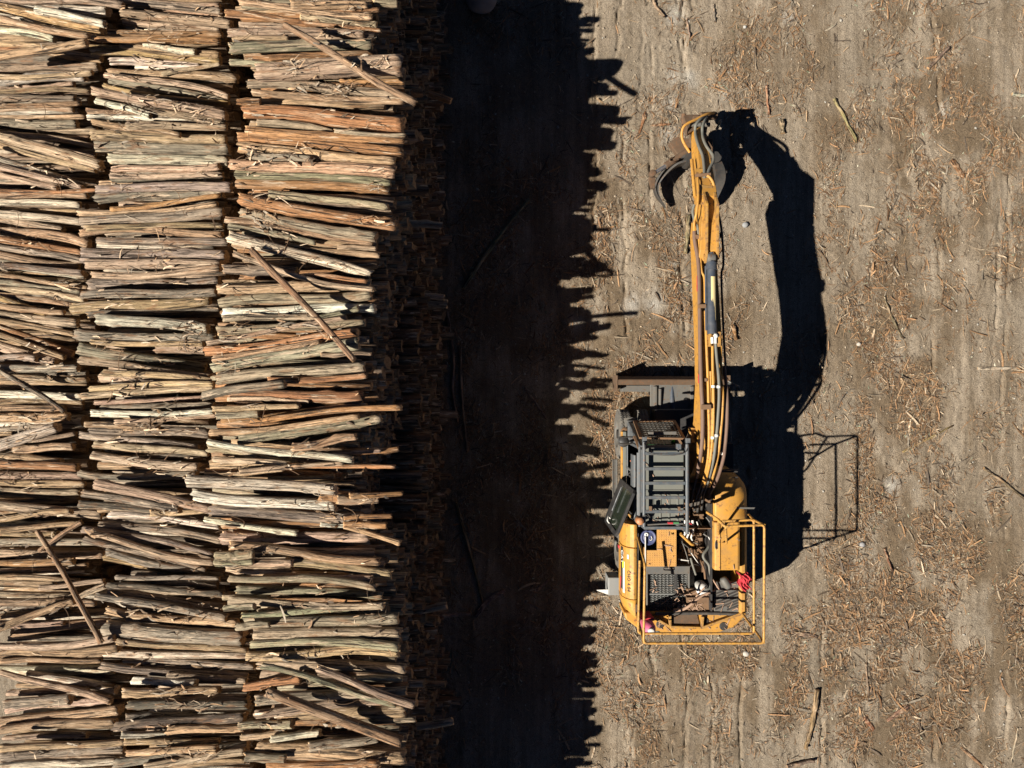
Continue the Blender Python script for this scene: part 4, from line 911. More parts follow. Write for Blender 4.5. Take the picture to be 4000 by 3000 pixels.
def f(m):
    m.prism([(4.57, 1.25), (4.57, 1.88), (4.60, 1.93), (4.67, 1.93), (4.73, 1.86), (4.76, 1.70), (4.76, 1.25)], 1, -4.60, -2.72)
    m.box(4.02, 4.56, -2.735, -2.725, 1.3, 1.98)
skin = part('side_skin', 'yellow', ex, f, .008)
part('skin_hinge', 'black', skin, lambda m: m.box(4.535, 4.56, -3.7, -2.75, 1.86, 1.90))
def f(m):
    x0, x1, y0, y1 = rect(2790, 2272, 2912, 2396, 1.84)
    m.box(x0, x1, y0, y1, 1.78, 1.84)
slot = part('slotted_cover', 'steel', ex, f, .006)
def f(m):
    def sl(px0, py0, px1, py1): m.bar(P(px0, py0, 1.843), P(px1, py1, 1.843), .032, .010)
    for a in ((2794, 2320, 2840, 2302), (2794, 2332, 2842, 2312), (2794, 2343, 2886, 2306), (2794, 2356, 2886, 2318), (2794, 2368, 2886, 2330), (2794, 2380, 2886, 2343), (2840, 2372, 2884, 2354), (2840, 2382, 2884, 2365)): sl(*a)
part('vent_slot', 'black', slot, f)
part('yellow_deck', 'oxide', ex, lambda m: (pbox(m, 2682, 2300, 2786, 2396, 1.70, 1.80)), .006)

# perforated catwalk plate, bright and stained, cut away round the bucket well
def f(m):
    x0, x1, y0, y1 = rect(2523, 2064, 2642, 2213, 1.99); xi = P(2567, 0, 1.99).x; yi = P(0, 2150, 1.99).y
    m.prism([(x0, y0), (x1, y0), (x1, y1), (xi, y1), (xi, yi), (x0, yi)], 2, 1.95, 1.99)
    for i in range(13):
        for j in range(17):
            x = x0 + .03 + i * .046; y = y0 + .03 + j * .046
            if x > x1 - .02 or y > y1 - .02 or (x < xi + .02 and y > yi - .02): continue
            m.lathe((x, y, 1.99), (0, 0, 1), [(.010, 0), (.006, .006), (0, .006)], 6)
walk = part('catwalk', 'plate', ex, f)
part('edge_trim', 'white', walk, lambda m: m.box(2.655, 2.668, -3.72, -3.05, 1.96, 2.01))
part('pale_bracket', 'white', ex, lambda m: (pbox(m, 2623, 2079, 2633, 2160, 1.90, 1.96), pbox(m, 2622, 2079, 2634, 2088, 1.96, 1.99)), .003)
part('lower_plate', 'plate', ex, lambda m: pbox(m, 2503, 2138, 2521, 2215, 1.70, 1.78), .003)
part('inner_strip', 'steel', ex, lambda m: pbox(m, 2503, 2258, 2523, 2345, 1.66, 1.72), .003)

# radiator mesh with its header
def f(m):
    pbox(m, 2525, 2212, 2695, 2243, 1.70, 1.86); x0, x1, y0, y1 = rect(2525, 2212, 2695, 2400, 1.78); m.box(x0, x0 + .03, y0, y1, 1.5, 1.78); m.box(x1 - .03, x1, y0, y1, 1.5, 1.78); m.box(x0, x1, y0, y0 + .03, 1.5, 1.78)
rad = part('radiator_frame', 'steel', ex, f, .006)
part('frame_handle', 'hose_black', rad, lambda m: m.tube([P(2590, 2220, 1.86), P(2592, 2219, 1.885), P(2630, 2219, 1.885), P(2631, 2228, 1.885), P(2592, 2229, 1.885), P(2590, 2222, 1.87)], .008, 6))
def f(m):
    x0, x1, y0, y1 = rect(2530, 2248, 2688, 2392, 1.70)
    nx_, ny_ = 22, 21; dx = (x1 - x0) / nx_; dy = (y1 - y0) / ny_
    for j in range(ny_ + 1):
        for i in range(nx_):
            ya = y0 + j * dy + (dy * .5 if i % 2 else 0) * (1); yb = y0 + j * dy + (0 if i % 2 else dy * .5)
            a = (x0 + i * dx, ya, 1.70 + .012 * (i % 2)); b = (x0 + (i + 1) * dx, yb, 1.70 + .012 * ((i + 1) % 2)); m.bar(a, b, .009, .012)
    for i in range(nx_ + 1):
        for j in range(ny_):
            y = y0 + j * dy + (dy * .5 if i % 2 else 0); m.bar((x0 + i * dx, y, 1.705), (x0 + i * dx, y + dy * .42, 1.72), .009, .01)
    m.bar((x0, (y0 + y1) / 2, 1.725), (x1, (y0 + y1) / 2, 1.725), .03, .012)
part('radiator_mesh', 'mesh', rad, f)
part('radiator_core', 'black', rad, lambda m: (lambda q: m.box(q[0], q[1], q[2], q[3], 1.40, 1.52))(rect(2530, 2248, 2688, 2392, 1.52)))

# ---- engine bay
def f(m):
    g = random.Random(4)
    m.box(3.36, 3.97, -3.9, -1.9, 1.34, 1.46)
    for i in range(70):
        x = 3.42 + .5 * g.random(); y = -3.55 + 1.5 * g.random(); s = .03 + .06 * g.random(); z = 1.46 + .25 * g.random()
        m.box(x - s, x + s * g.random(), y - s, y + s * g.random(), 1.42, z)
    for i in range(5):
        m.cyl((3.42 + i * .1, -3.05, 1.5), (3.42 + i * .1, -3.05, 1.78), .032, 12)
eng = part('engine', 'oxide', ex, f, .004)
part('bulkhead', 'oxide', eng, lambda m: m.box(3.30, 3.98, -2.90, -2.885, 1.4, 1.97))
for i, x in enumerate((3.50, 3.575, 3.655)):
    def f(m):
        m.cyl((x, -2.76, 1.80), (x, -2.87, 1.82), .026, 12); m.cyl((x, -2.93, 1.82), (x, -3.02, 1.82), .024, 12)
        m.tube([(x, -3.02, 1.82), (x - .03, -3.10, 1.80), (x - .05 + .03 * i, -3.17, 1.74)], .018, 8, 4)
    part('hose_fitting', 'white', eng, f)
def f(m):
    m.tube([P(2772, 2130, 1.75), P(2762, 2146, 1.80), P(2748, 2165, 1.85), P(2750, 2182, 1.86), P(2768, 2205, 1.85), P(2774, 2235, 1.85), P(2779, 2270, 1.86), P(2774, 2295, 1.88), P(2758, 2302, 1.9), P(2742, 2302, 1.88)], .028, 10, 6)
part('hose', 'hose_grey', eng, f, label='long pale grey looping hose')
for pts, r_, mt in (([(2698, 2180), (2705, 2205), (2718, 2245)], .022, 'hose_grey'), ([(2715, 2165), (2735, 2190), (2750, 2225), (2755, 2262)], .022, 'oxide'), ([(2690, 2190), (2660, 2186), (2650, 2184)], .014, 'white'), ([(2655, 2115), (2690, 2140), (2700, 2165)], .012, 'hose_black'),
                    ([(2662, 2110), (2680, 2160), (2690, 2200)], .010, 'steel'), ([(2700, 2160), (2722, 2192), (2745, 2218)], .008, 'white'), ([(2765, 2092), (2776, 2115), (2780, 2132)], .010, 'white'), ([(2758, 2020), (2780, 2050), (2790, 2085)], .014, 'steel'), ([(2730, 2030), (2736, 2045), (2742, 2056)], .016, 'hose_grey'), ([(2722, 2038), (2727, 2052), (2728, 2064)], .014, 'white'),
                    ([(2748, 2085), (2764, 2095), (2778, 2090)], .016, 'steel'), ([(2708, 2120), (2725, 2123), (2741, 2124)], .014, 'hose_grey'), ([(2690, 2215), (2712, 2205), (2735, 2210)], .01, 'black'), ([(2660, 2060), (2675, 2050), (2695, 2045), (2712, 2050)], .018, 'hose_black'), ([(2735, 2330), (2715, 2350), (2705, 2370)], .02, 'oxide')):
    part('hose', mt, eng, lambda m: m.tube([P(x, y, 1.84 + .03 * math.sin(i * 2.1)) for i, (x, y) in enumerate(pts)], r_, 8, 5))
def f(m):
    c = P(2733, 2290, 1.60); m.lathe(c, (0, 0, 1), [(0, 0), (.13, 0), (.135, .04), (.13, .22), (.115, .27), (.06, .30), (0, .30)], 28)
part('air_cleaner', 'white', ex, f)
part('air_cleaner_bracket', 'steel', ex, lambda m: pbox(m, 2688, 2228, 2712, 2290, 1.60, 1.66), .004)
def f(m):
    a, b = P(2822, 2256, 2.0), P(2848, 2296, 2.02); d = (b - a)
    m.lathe(a, d, [(0, 0), (.05, .0), (.075, .03), (.08, d.length * .3), (.08, d.length * .85), (.06, d.length), (.035, d.length + .01), (.03, d.length - .03)], 24)
part('exhaust_pipe', 'steel', ex, f, label='stubby rust-grey exhaust pipe')
part('black_duct', 'hose_black', ex, lambda m: m.tube([P(2560, 2397, 1.84), P(2700, 2395, 1.84), P(2800, 2396, 1.85), P(2890, 2399, 1.84)], .035, 10, 4))
part('lever', 'rail_yellow', ex, lambda m: m.tube([P(2658, 2085, 2.05), P(2690, 2116, 2.0), P(2702, 2126, 1.97), P(2714, 2126, 1.95)], .03, 10, 4))

# ---- steps and skirting left of the cab
def f(m):
    m.box(2.29, 2.33, -2.85, -1.0, 1.18, 1.26)
part('skirt', 'yellow', ex, f, .006)
def f(m):
    m.box(2.18, 2.27, -2.9, -1.62, .86, .90); m.box(2.165, 2.18, -2.9, -1.62, .84, .92); m.box(2.25, 2.262, -2.9, -1.62, .86, .925)
    for k in range(44): m.lathe((2.215, -2.88 + k * .029, .90), (0, 0, 1), [(.008, 0), (.005, .01), (0, .01)], 6)
part('side_step', 'steel', ex, f, .003)
part('fender', 'steel', ex, lambda m: (m.prism([(2.36, -.72), (2.58, -.70), (2.57, -.83), (2.40, -.92)], 2, 1.14, 1.17), m.bar((2.42, -.80, 1.20), (2.62, -.74, 1.22), .07, .07)), .006)
part('mud_block', 'oxide', ex, lambda m: m.lathe((2.42, -1.02, 1.05), (0, 0, 1), [(0, 0), (.11, 0), (.12, .08), (.06, .16), (0, .17)], 14))
def f(m):
    x0, x1, y0, y1 = rect(2376, 2256, 2424, 2326, 1.08); m.box(x0, 2.6, y0, y1, .60, 1.08)
stepbox = part('step_box', 'pale', ex, f, .02, 'pale grey steel step box jutting out under the side panel')
part('step_arm', 'white', stepbox, lambda m: m.prism([(1.80, -4.39), (1.82, -4.41), (2.08, -4.50), (2.08, -4.38)], 2, 1.0, 1.03))
part('reflector', 'red', ex, lambda m: (pbox(m, 2417, 2131, 2432, 2143, 1.30, 1.42), pbox(m, 2424, 2142, 2440, 2152, 1.36, 1.46)), .006)

# ---- cab
def f(m):
    m.box(2.40, 3.20, -2.58, -1.18, 1.26, 1.34)                      # floor
    m.box(2.40, 3.20, -2.60, -2.54, 1.34, 2.98)                      # rear wall
    m.box(3.15, 3.20, -2.54, -1.18, 1.34, 2.02)
    for x, y, w in ((2.40, -1.24, .06), (3.14, -1.24, .06), (2.40, -2.60, .07), (2.40, -1.78, .05)):
        m.box(x, x + w, y, y + .06, 1.34, 2.99)
    m.box(2.40, 3.20, -1.20, -1.14, 2.84, 3.0); m.box(2.38, 2.43, -2.58, -1.2, 2.86, 3.0)
    m.bar((2.44, -.80, 1.36), (2.42, -1.18, 2.9), .06, .06); m.bar((3.17, -.80, 1.36), (3.17, -1.18, 2.9), .06, .06); m.box(2.42, 3.19, -1.18, -.76, 1.26, 1.42)
cab = part('cab', 'cab_grey', ex, f, .012)
def f(m):
    m.box(2.42, 3.18, -2.60, -1.16, 3.0, 3.045)
roof = part('roof', 'roof_grey', cab, f, .02)
def f(m):
    for x in (2.60, 2.74, 2.90, 3.06): m.bar((x, -2.56, 3.05), (x, -2.02, 3.05), .035, .016)
    m.bar((2.46, -1.98, 3.05), (3.15, -1.98, 3.05), .05, .02)
part('roof_rib', 'roof_grey', roof, f, .005)
part('rear_window', 'glass', cab, lambda m: m.box(2.5, 3.12, -2.612, -2.603, 2.1, 2.85))
part('side_window', 'glass', cab, lambda m: m.box(3.16, 3.19, -2.5, -1.26, 2.03, 2.9))
part('windscreen', 'glass', cab, lambda m: m.add([(2.47, -.79, 1.42), (3.15, -.79, 1.42), (3.15, -1.14, 2.70), (2.47, -1.14, 2.70), (2.47, -.80, 1.42), (3.15, -.80, 1.42), (3.15, -1.15, 2.70), (2.47, -1.15, 2.70)], [(0, 1, 2, 3), (7, 6, 5, 4), (0, 4, 5, 1), (1, 5, 6, 2), (2, 6, 7, 3), (3, 7, 4, 0)]))
part('seat', 'hose_black', cab, lambda m: (m.box(2.6, 3.05, -2.2, -1.75, 1.5, 1.78), m.box(2.6, 3.05, -2.38, -2.24, 1.6, 2.4)), .05)
part('dashboard', 'leafgreen', cab, lambda m: m.box(2.5, 3.1, -1.24, -1.12, 2.42, 2.5), .02)
part('green_bottle', 'green', cab, lambda m: m.lathe(P(2626, 1728, 2.55), (0, .3, 1), [(0, 0), (.03, 0), (.034, .05), (.03, .12), (.012, .16), (0, .16)], 14))
part('door_header', 'cab_grey', cab, lambda m: (m.tube([(2.33, -1.35, 2.72), (2.33, -2.55, 2.72)], .03, 10), m.tube([(2.36, -1.28, 2.92), (2.36, -2.6, 2.92)], .035, 10), m.box(2.31, 2.40, -2.6, -2.05, 2.55, 2.62), m.box(2.30, 2.335, -2.05, -1.35, 2.40, 2.66)), .006)
part('cab_step_mat', 'roof_grey', cab, lambda m: m.box(2.33, 2.40, -2.5, -1.0, 1.22, 1.262), .01)
part('grab_handle', 'orange', cab, lambda m: m.tube([P(2465, 1800, 2.30), P(2474, 1803, 2.38), P(2479, 1812, 2.42), P(2478, 1838, 2.42), P(2481, 1866, 2.40)], [.022, .036], 10, 5))
part('control_lever', 'dark', cab, lambda m: (m.tube([P(2452, 1852, 1.6), P(2470, 1842, 1.75), P(2480, 1838, 1.8)], .014, 8, 3), m.tube([P(2455, 1854, 1.6), P(2470, 1872, 1.7), P(2478, 1888, 1.9)], .014, 8, 3)))
# roof guard
GZ3 = 3.20
def f(m):
    xl, xr = P(2516, 0, GZ3).x, P(2684, 0, GZ3).x
    ys = [P(0, y, GZ3).y for y in (1771, 1831, 1887, 1943, 1998, 2062)]
    m.tube([(xl, -1.06, GZ3), (xl, ys[-1] + .02, GZ3)], .032, 12); m.tube([(xr, -1.10, GZ3), (xr, -2.74, GZ3)], .034, 12)
    for y in ys: m.bar((xl, y, GZ3), (xr, y, GZ3), .055, .05)
    for x, y in ((xl, -1.2), (xr, -1.2), (xl, -2.6), (xr, -2.66)): m.tube([(x, y, GZ3), (x, y, 3.0)], .03, 10)
    m.tube([(xr, -2.70, GZ3), (xr, -2.72, 1.9)], .034, 10); m.tube([(xl, -2.62, GZ3), (xl, -2.68, 1.9)], .03, 10)
    m.tube([(xl - .07, -1.15, 3.12), (xl - .07, -2.62, 3.12)], .022, 10)
guard = part('roof_guard', 'cab_grey', ex, f, .004)
part('rusty_bracket', 'oxide', guard, lambda m: (pbox(m, 2537, 1978, 2547, 1996, GZ3, GZ3 + .05), pbox(m, 2650, 1980, 2658, 1996, GZ3, GZ3 + .05)), .003)
def f(m):
    xr = P(2684, 0, GZ3).x
    m.tube([P(2516, 1730, 3.24), P(2522, 1760, 3.27), P(2545, 1774, 3.26), P(2590, 1778, 3.27), P(2640, 1778, 3.27), P(2675, 1768, 3.26), P(2684, 1752, 3.24)], .006, 6, 5)
    m.tube([P(2690, 1730, 3.1), P(2692, 1800, 3.15), P(2691, 1900, 3.12), P(2690, 2000, 3.15), P(2688, 2050, 3.2)], .013, 6, 5)
    m.tube([P(2505, 2030, 3.2), P(2518, 2012, 3.26), P(2540, 2022, 3.24), P(2530, 2008, 3.25)], .007, 6, 5)
part('wiring', 'hose_black', guard, f)
part('grease_gun', 'steel', guard, lambda m: m.tube([P(2530, 2050, 3.23), P(2600, 2046, 3.23), P(2668, 2046, 3.23)], .016, 8, 2))
part('red_marker', 'redcloth', guard, lambda m: m.tube([P(2608, 2043, 3.24), P(2628, 2043, 3.24)], .022, 10))
part('green_marker', 'leafgreen', guard, lambda m: m.tube([P(2630, 2042, 3.24), P(2651, 2042, 3.24)], .022, 10))
part('red_rod', 'red', guard, lambda m: m.tube([P(2685, 2042, 3.2), P(2702, 2047, 3.2)], .012, 8))
for px, py, h, s_ in ((2518, 1717, 3.14, .075), (2687, 1722, 3.14, .075), (2651, 1744, 3.16, .08)):
    p = P(px, py, h)
    lt = part('work_light', 'cab_grey', guard, lambda m: (m.box(p.x - s_ / 2, p.x + s_ / 2, p.y - .05, p.y + .05, h - .06, h + .04), m.cyl((p.x, p.y - .05, h - .02), (p.x, p.y - .12, h - .03), .014, 8)), .012)
part('camera_bracket', 'steel', guard, lambda m: (pbox(m, 2536, 1749, 2556, 1757, 3.06, 3.10), m.tube([P(2546, 1757, 3.1), P(2540, 1770, 3.2)], .008, 6)), .004)
p = P(2502, 2038, 3.30)
beacon = part('beacon', 'amber', guard, lambda m: m.lathe((p.x, p.y, 3.12), (0, 0, 1), [(0, 0), (.068, 0), (.07, .04), (.068, .15), (.06, .17), (.045, .172), (.04, .18), (.015, .184), (0, .184)], 28))
part('beacon_mount', 'hose_black', beacon, lambda m: (m.lathe((p.x, p.y, 3.06), (0, 0, 1), [(0, 0), (.075, 0), (.075, .06), (0, .06)], 24), m.bar((p.x, p.y, 3.08), (p.x + .12, p.y + .05, 3.12), .04, .03)))
# front guard: leaning grid in front of the windscreen
A_, B_, C_, D_ = P(2503, 1711, 2.92), P(2672, 1714, 2.92), P(2632, 1643, 1.92), P(2479, 1646, 1.92)
def f(m):
    for a, b in ((A_, B_), (D_, C_)): m.bar(a, b, .035, .03)
    for a, b in ((D_, A_), (C_, B_)): m.bar(a, b, .06, .035, (0, 1, .4))
fg = part('front_guard', 'oxide', ex, f, .004)
def f(m):
    for k in range(1, 11): t = k / 11; m.bar(D_.lerp(C_, t), A_.lerp(B_, t), .010, .010, (0, 1, .4))
    for k in range(1, 9): t = k / 9; m.bar(D_.lerp(A_, t), C_.lerp(B_, t), .014, .014, (0, 1, .4))
part('guard_mesh', 'steel', fg, f)
part('light_bar', 'steel', fg, lambda m: m.bar(P(2532, 1694, 2.80), P(2643, 1692, 2.80), .075, .05), .012)
part('guard_stay', 'oxide', fg, lambda m: m.bar(P(2652, 1716, 2.9), P(2672, 1752, 2.98), .04, .03), .004)
part('guard_stay', 'oxide', fg, lambda m: m.bar(P(2478, 1704, 2.5), P(2497, 1752, 2.8), .05, .03), .004)
# mirror
mir = part('mirror', 'dark', ex, lambda m: (m.lathe(P(2434, 1724, 2.02), (0, 0, 1), [(0, .0), (.10, .01), (.115, .04), (.10, .08), (0, .09)], 20)))
part('mirror_bracket', 'hose_black', mir, lambda m: m.tube([P(2475, 1707, 2.2), P(2430, 1707, 2.3), P(2417, 1710, 2.32), P(2416, 1722, 2.32), P(2421, 1732, 2.3), P(2455, 1734, 2.25), P(2474, 1730, 2.2)], .014, 8, 5))
# open door
hx0, hx1 = Vector((2.29, -1.98, 0)), Vector((1.94, -2.86, 0)); dv = (hx1 - hx0).normalized(); dn = Vector((-dv.y, dv.x, 0)); dw = (hx1 - hx0).length
def dp(u, z, o=0): q = hx0 + dv * u + dn * o; return Vector((q.x, q.y, z))
def f(m):
    out = [(0, 1.30), (0, 2.92), (.06, 2.98), (dw - .10, 2.98), (dw, 2.86), (dw, 1.42), (dw - .10, 1.30)]
    inn = [(.09, 1.78), (.09, 2.84), (.12, 2.88), (dw - .16, 2.88), (dw - .09, 2.80), (dw - .09, 1.82), (dw - .14, 1.78)]
    n = len(out); vs = [dp(u, z, o) for o in (-.025, .025) for u, z in out] + [dp(u, z, o) for o in (-.025, .025) for u, z in inn]
    fs = []
    for i in range(n):
        j = (i + 1) % n
        fs += [(i, j, 2 * n + j, 2 * n + i), (n + j, n + i, 3 * n + i, 3 * n + j), (i, n + i, n + j, j), (2 * n + i, 2 * n + j, 3 * n + j, 3 * n + i)]
    m.add(vs, fs)
    m.bar(dp(.05, 2.30, .02), dp(dw - .05, 2.30, .02), .03, .03)
door = part('cab_door', 'dark', ex, f, .008, 'black framed cab door swung wide open')
def f(m):
    c = [dp(.08, 1.77), dp(dw - .08, 1.77), dp(dw - .08, 2.89), dp(.08, 2.89)]
    m.add([q + dn * .006 for q in c] + [q - dn * .006 for q in c], [(0, 1, 2, 3), (7, 6, 5, 4), (0, 4, 5, 1), (1, 5, 6, 2), (2, 6, 7, 3), (3, 7, 4, 0)])
part('door_glass', 'glass', door, f)
part('door_handle', 'white', door, lambda m: m.tube([dp(dw - .16, 1.92, -.03), dp(dw - .20, 1.94, -.08), dp(dw - .12, 2.02, -.09), dp(dw - .08, 2.0, -.03)], .014, 8, 4))
part('gas_strut', 'chrome', door, lambda m: m.tube([dp(.12, 1.95, -.06), dp(.62, 1.95, -.06)], .018, 8))
def f(m):
    for k in range(5): m.bar(dp(.02, 2.0 + .14 * k, .04), dp(.24, 2.02 + .14 * k, .05), .03, .02)
part('hinge_bellows', 'dark', door, f)
part('yellow_stay', 'rail_yellow', door, lambda m: m.tube([P(2450, 1998, 1.5), P(2466, 2022, 1.6)], .025, 8))

# ---- guard rails round the rear deck
RU, RL = 3.20, 2.75
def rail(m, pts, r=.023): m.tube([Vector(p) for p in pts], r, 12)
def rounded(pts, rad=.10, k=5):
    out = [Vector(pts[0])]
    for a, b, c in zip(pts, pts[1:], pts[2:]):
        a, b, c = Vector(a), Vector(b), Vector(c); p = b + (a - b).normalized() * min(rad, (a - b).length * .45); q = b + (c - b).normalized() * min(rad, (c - b).length * .45)
        for i in range(k + 1): t = i / k; out.append(p * (1 - t) ** 2 + b * 2 * t * (1 - t) + q * t * t)
    out.append(Vector(pts[-1])); return out
def f(m):
    rail(m, rounded([(2.475, -3.02, 2.2), P(2515, 2185, RU - .1), P(2519, 2210, RU), (2.405, -4.735, RU), (4.60, -4.735, RU), P(2986, 2050, RU), P(2838, 2056, RU), P(2835, 2062, RU), P(2838, 2122, 2.55), P(2825, 2122, 2.12)], .07))
    rail(m, rounded([P(2499, 2190, RL - .2), (2.385, -4.715, RL), (4.572, -4.715, RL), P(2945, 2030, RL), P(2822, 2036, RL)], .07))
rails = part('guard_rail', 'rail_yellow', ex, f)
def f(m):
    rail(m, [P(2757, 1998, RL), P(2800, 2026, RU - .1), P(2834, 2058, RU)], .026); rail(m, [P(2806, 2040, RL), P(2806, 2086, 2.12)], .024); rail(m, [P(2986, 2052, RU), P(2944, 2031, RL), P(2925, 2010, 2.0)], .024)
part('rail_brace', 'rail_yellow', rails, f)
for a, b in (((2.41, -4.725, RU), (2.50, -4.60, 1.9)), ((4.60, -4.725, RU), (4.62, -4.60, 1.9))):
    part('rail_post', 'yellow_worn', rails, lambda m: rail(m, [a, b], .024))

# ---- boom
BX0, BX1 = 3.50, 3.86
TOP = [(-1.92, 1.95), (-1.72, 2.35), (-1.32, 2.80), (-.75, 3.10), (-.15, 3.18), (.8, 3.12), (1.6, 2.96), (2.4, 2.76), (3.1, 2.56)]
BOT = [(3.15, 2.30), (2.9, 2.20), (2.0, 2.34), (.8, 2.52), (0, 2.58), (-.7, 2.46), (-1.3, 2.12), (-1.65, 1.80), (-1.85, 1.70), (-2.0, 1.8)]
boom = part('boom', 'yellow', ex, lambda m: m.prism(TOP + BOT, 0, BX0, BX1), .012)
def f(m):
    m.lathe((3.40, -.98, 2.50), (1, 0, 0), [(0, 0), (.075, 0), (.10, .02), (.10, .10), (0, .10)], 24); m.box(3.42, 3.5, -1.12, -.84, 2.38, 2.62)
part('pivot_boss', 'yellow_worn', boom, f, .006)
part('boom_foot', 'oxide', ex, lambda m: (m.box(3.44, 3.48, -2.35, -1.8, 1.3, 2.15), m.box(3.88, 3.92, -2.35, -1.8, 1.3, 2.15), m.cyl((3.40, -2.05, 1.95), (3.96, -2.05, 1.95), .07, 18)), .006)
for x in (3.42, 3.94):
    lc_ = part('lift_cylinder', 'cylblue', ex, lambda m: (m.tube([(x, -1.78, 1.40), (x, -1.32, 2.02)], .075, 16)))
    part('cylinder_rod', 'chrome', lc_, lambda m: m.tube([(x, -1.32, 2.02), (x, -.98, 2.48)], .042, 14))
# decal on the boom's flank: black field, white letters, red wedge
def flank(m, y0, y1, z0, z1, d=.003, skew=0):
    m.add([(BX0 - d, y0, z0), (BX0 - d, y1, z0), (BX0 - d, y1 + skew, z1), (BX0 - d, y0 + skew, z1)], [(3, 2, 1, 0)])
part('black_field', 'black', boom, lambda m: flank(m, .02, .82, 2.84, 3.13))
part('red_wedge', 'red', boom, lambda m: m.add([(BX0 - .006, .02, 2.84), (BX0 - .006, .20, 2.84), (BX0 - .006, .02, 3.13), (BX0 - .006, -.02, 3.13)], [(3, 2, 1, 0)]))
lettering('CAT', .30, 'white', boom, (BX0 - .006, .46, 2.99), (0, -1, 0), (0, 0, 1), .001)
part('red_label', 'red', boom, lambda m: flank(m, 1.75, 2.05, 2.72, 2.84))
# stick: shears slightly to the far side along its length
STP = [(2.30, 2.84), (2.5, 2.93), (3.0, 2.90), (3.55, 2.78), (4.2, 2.34), (4.75, 1.93), (5.30, 1.44), (5.42, 1.28), (5.32, 1.14), (4.7, 1.52), (4.0, 1.95), (3.3, 2.30), (2.9, 2.38), (2.5, 2.62)]
def shx(y): return .072 * (y - 3.0)
def f(m):
    def wide(y): return max(.075, .150 - .018 * max(0, y - 3.2) - .030 * max(0, y - 4.4))
    n = len(STP); vs = [(3.695 + shx(y) + s_ * wide(y), y, z) for s_ in (-1, 1) for y, z in STP]
    m.add(vs, [tuple(range(n)), tuple(range(2 * n - 1, n - 1, -1))] + [(i, i + n, (i + 1) % n + n, (i + 1) % n) for i in range(n)])
stick = part('stick_arm', 'yellow', ex, f, .012)
def f(m):
    prof = [(2.26, 2.86), (2.36, 2.98), (3.35, 3.0), (3.62, 2.78), (2.5, 2.66)]
    for x in (3.60, 3.80): m.prism(prof, 0, x, x + .045)
    m.cyl((3.58, 2.38, 2.90), (3.87, 2.38, 2.90), .05, 16)
part('clevis_plate', 'yellow_worn', stick, f, .006)
part('wear_plate', 'yellow_worn', stick, lambda m: m.bar(P(2752, 765, 2.6), P(2745, 660, 2.36), .30, .02, (0, .5, 1)), .004)
part('hose_clamp', 'oxide', stick, lambda m: m.bar(P(2716, 686, 2.55), P(2776, 682, 2.55), .06, .05), .004)
part('side_pipe', 'hose_yellow', stick, lambda m: m.tube([P(2702, 625, 2.0), P(2708, 690, 2.3), P(2715, 770, 2.5)], .035, 10, 4))
# stick cylinder
cyl = part('stick_cylinder', 'cylblue', ex, lambda m: (m.tube([P(2779, 1032, 2.982), P(2781, 1300, 3.230)], .080, 22), m.tube([P(2779, 1028, 2.978), P(2779, 1055, 3.005)], .10, 22), m.tube([P(2781, 1262, 3.192), P(2782, 1306, 3.216)], .088, 22), m.tube([P(2757, 1040, 2.970), P(2759, 1290, 3.200)], .022, 8)))
part('cylinder_rod', 'chrome', cyl, lambda m: m.tube([P(2778, 990, 2.920), P(2779, 1030, 2.980)], .055, 16))
part('rod_eye', 'steel', cyl, lambda m: m.lathe(P(2778, 1008, 2.948) - Vector((.075, 0, 0)), (1, 0, 0), [(0, 0), (.075, 0), (.085, .02), (.085, .13), (.075, .15), (0, .15)], 20))
def f(m):
    a, b = P(2779, 1082, 3.032), P(2781, 1252, 3.182); n = 8; vs = []
    for p_ in (a, b):
        for k in range(n + 1):
            t = R(50 + 62 * k / n); vs.append((p_.x + .082 * math.cos(t), p_.y, p_.z + .082 * math.sin(t)))
    m.add(vs, [(k, k + 1, k + n + 2, k + n + 1) for k in range(n)], True)
part('cream_label', 'cream', cyl, f)
part('cylinder_base', 'yellow_worn', cyl, lambda m: (m.box(3.58, 3.63, .68, .95, 3.0, 3.26), m.box(3.75, 3.80, .68, .95, 3.0, 3.26), m.cyl((3.56, .86, 3.20), (3.83, .86, 3.20), .05, 14)), .005)
part('silver_fitting', 'white', cyl, lambda m: (m.tube([P(2782, 1318, 3.268), P(2783, 1342, 3.272)], .030, 10), m.tube([P(2795, 1305, 3.255), P(2795, 1342, 3.272)], .028, 10), m.lathe(P(2795, 1312, 3.252), (0, 0, 1), [(0, .04), (.04, .04), (.04, 0)], 10)))
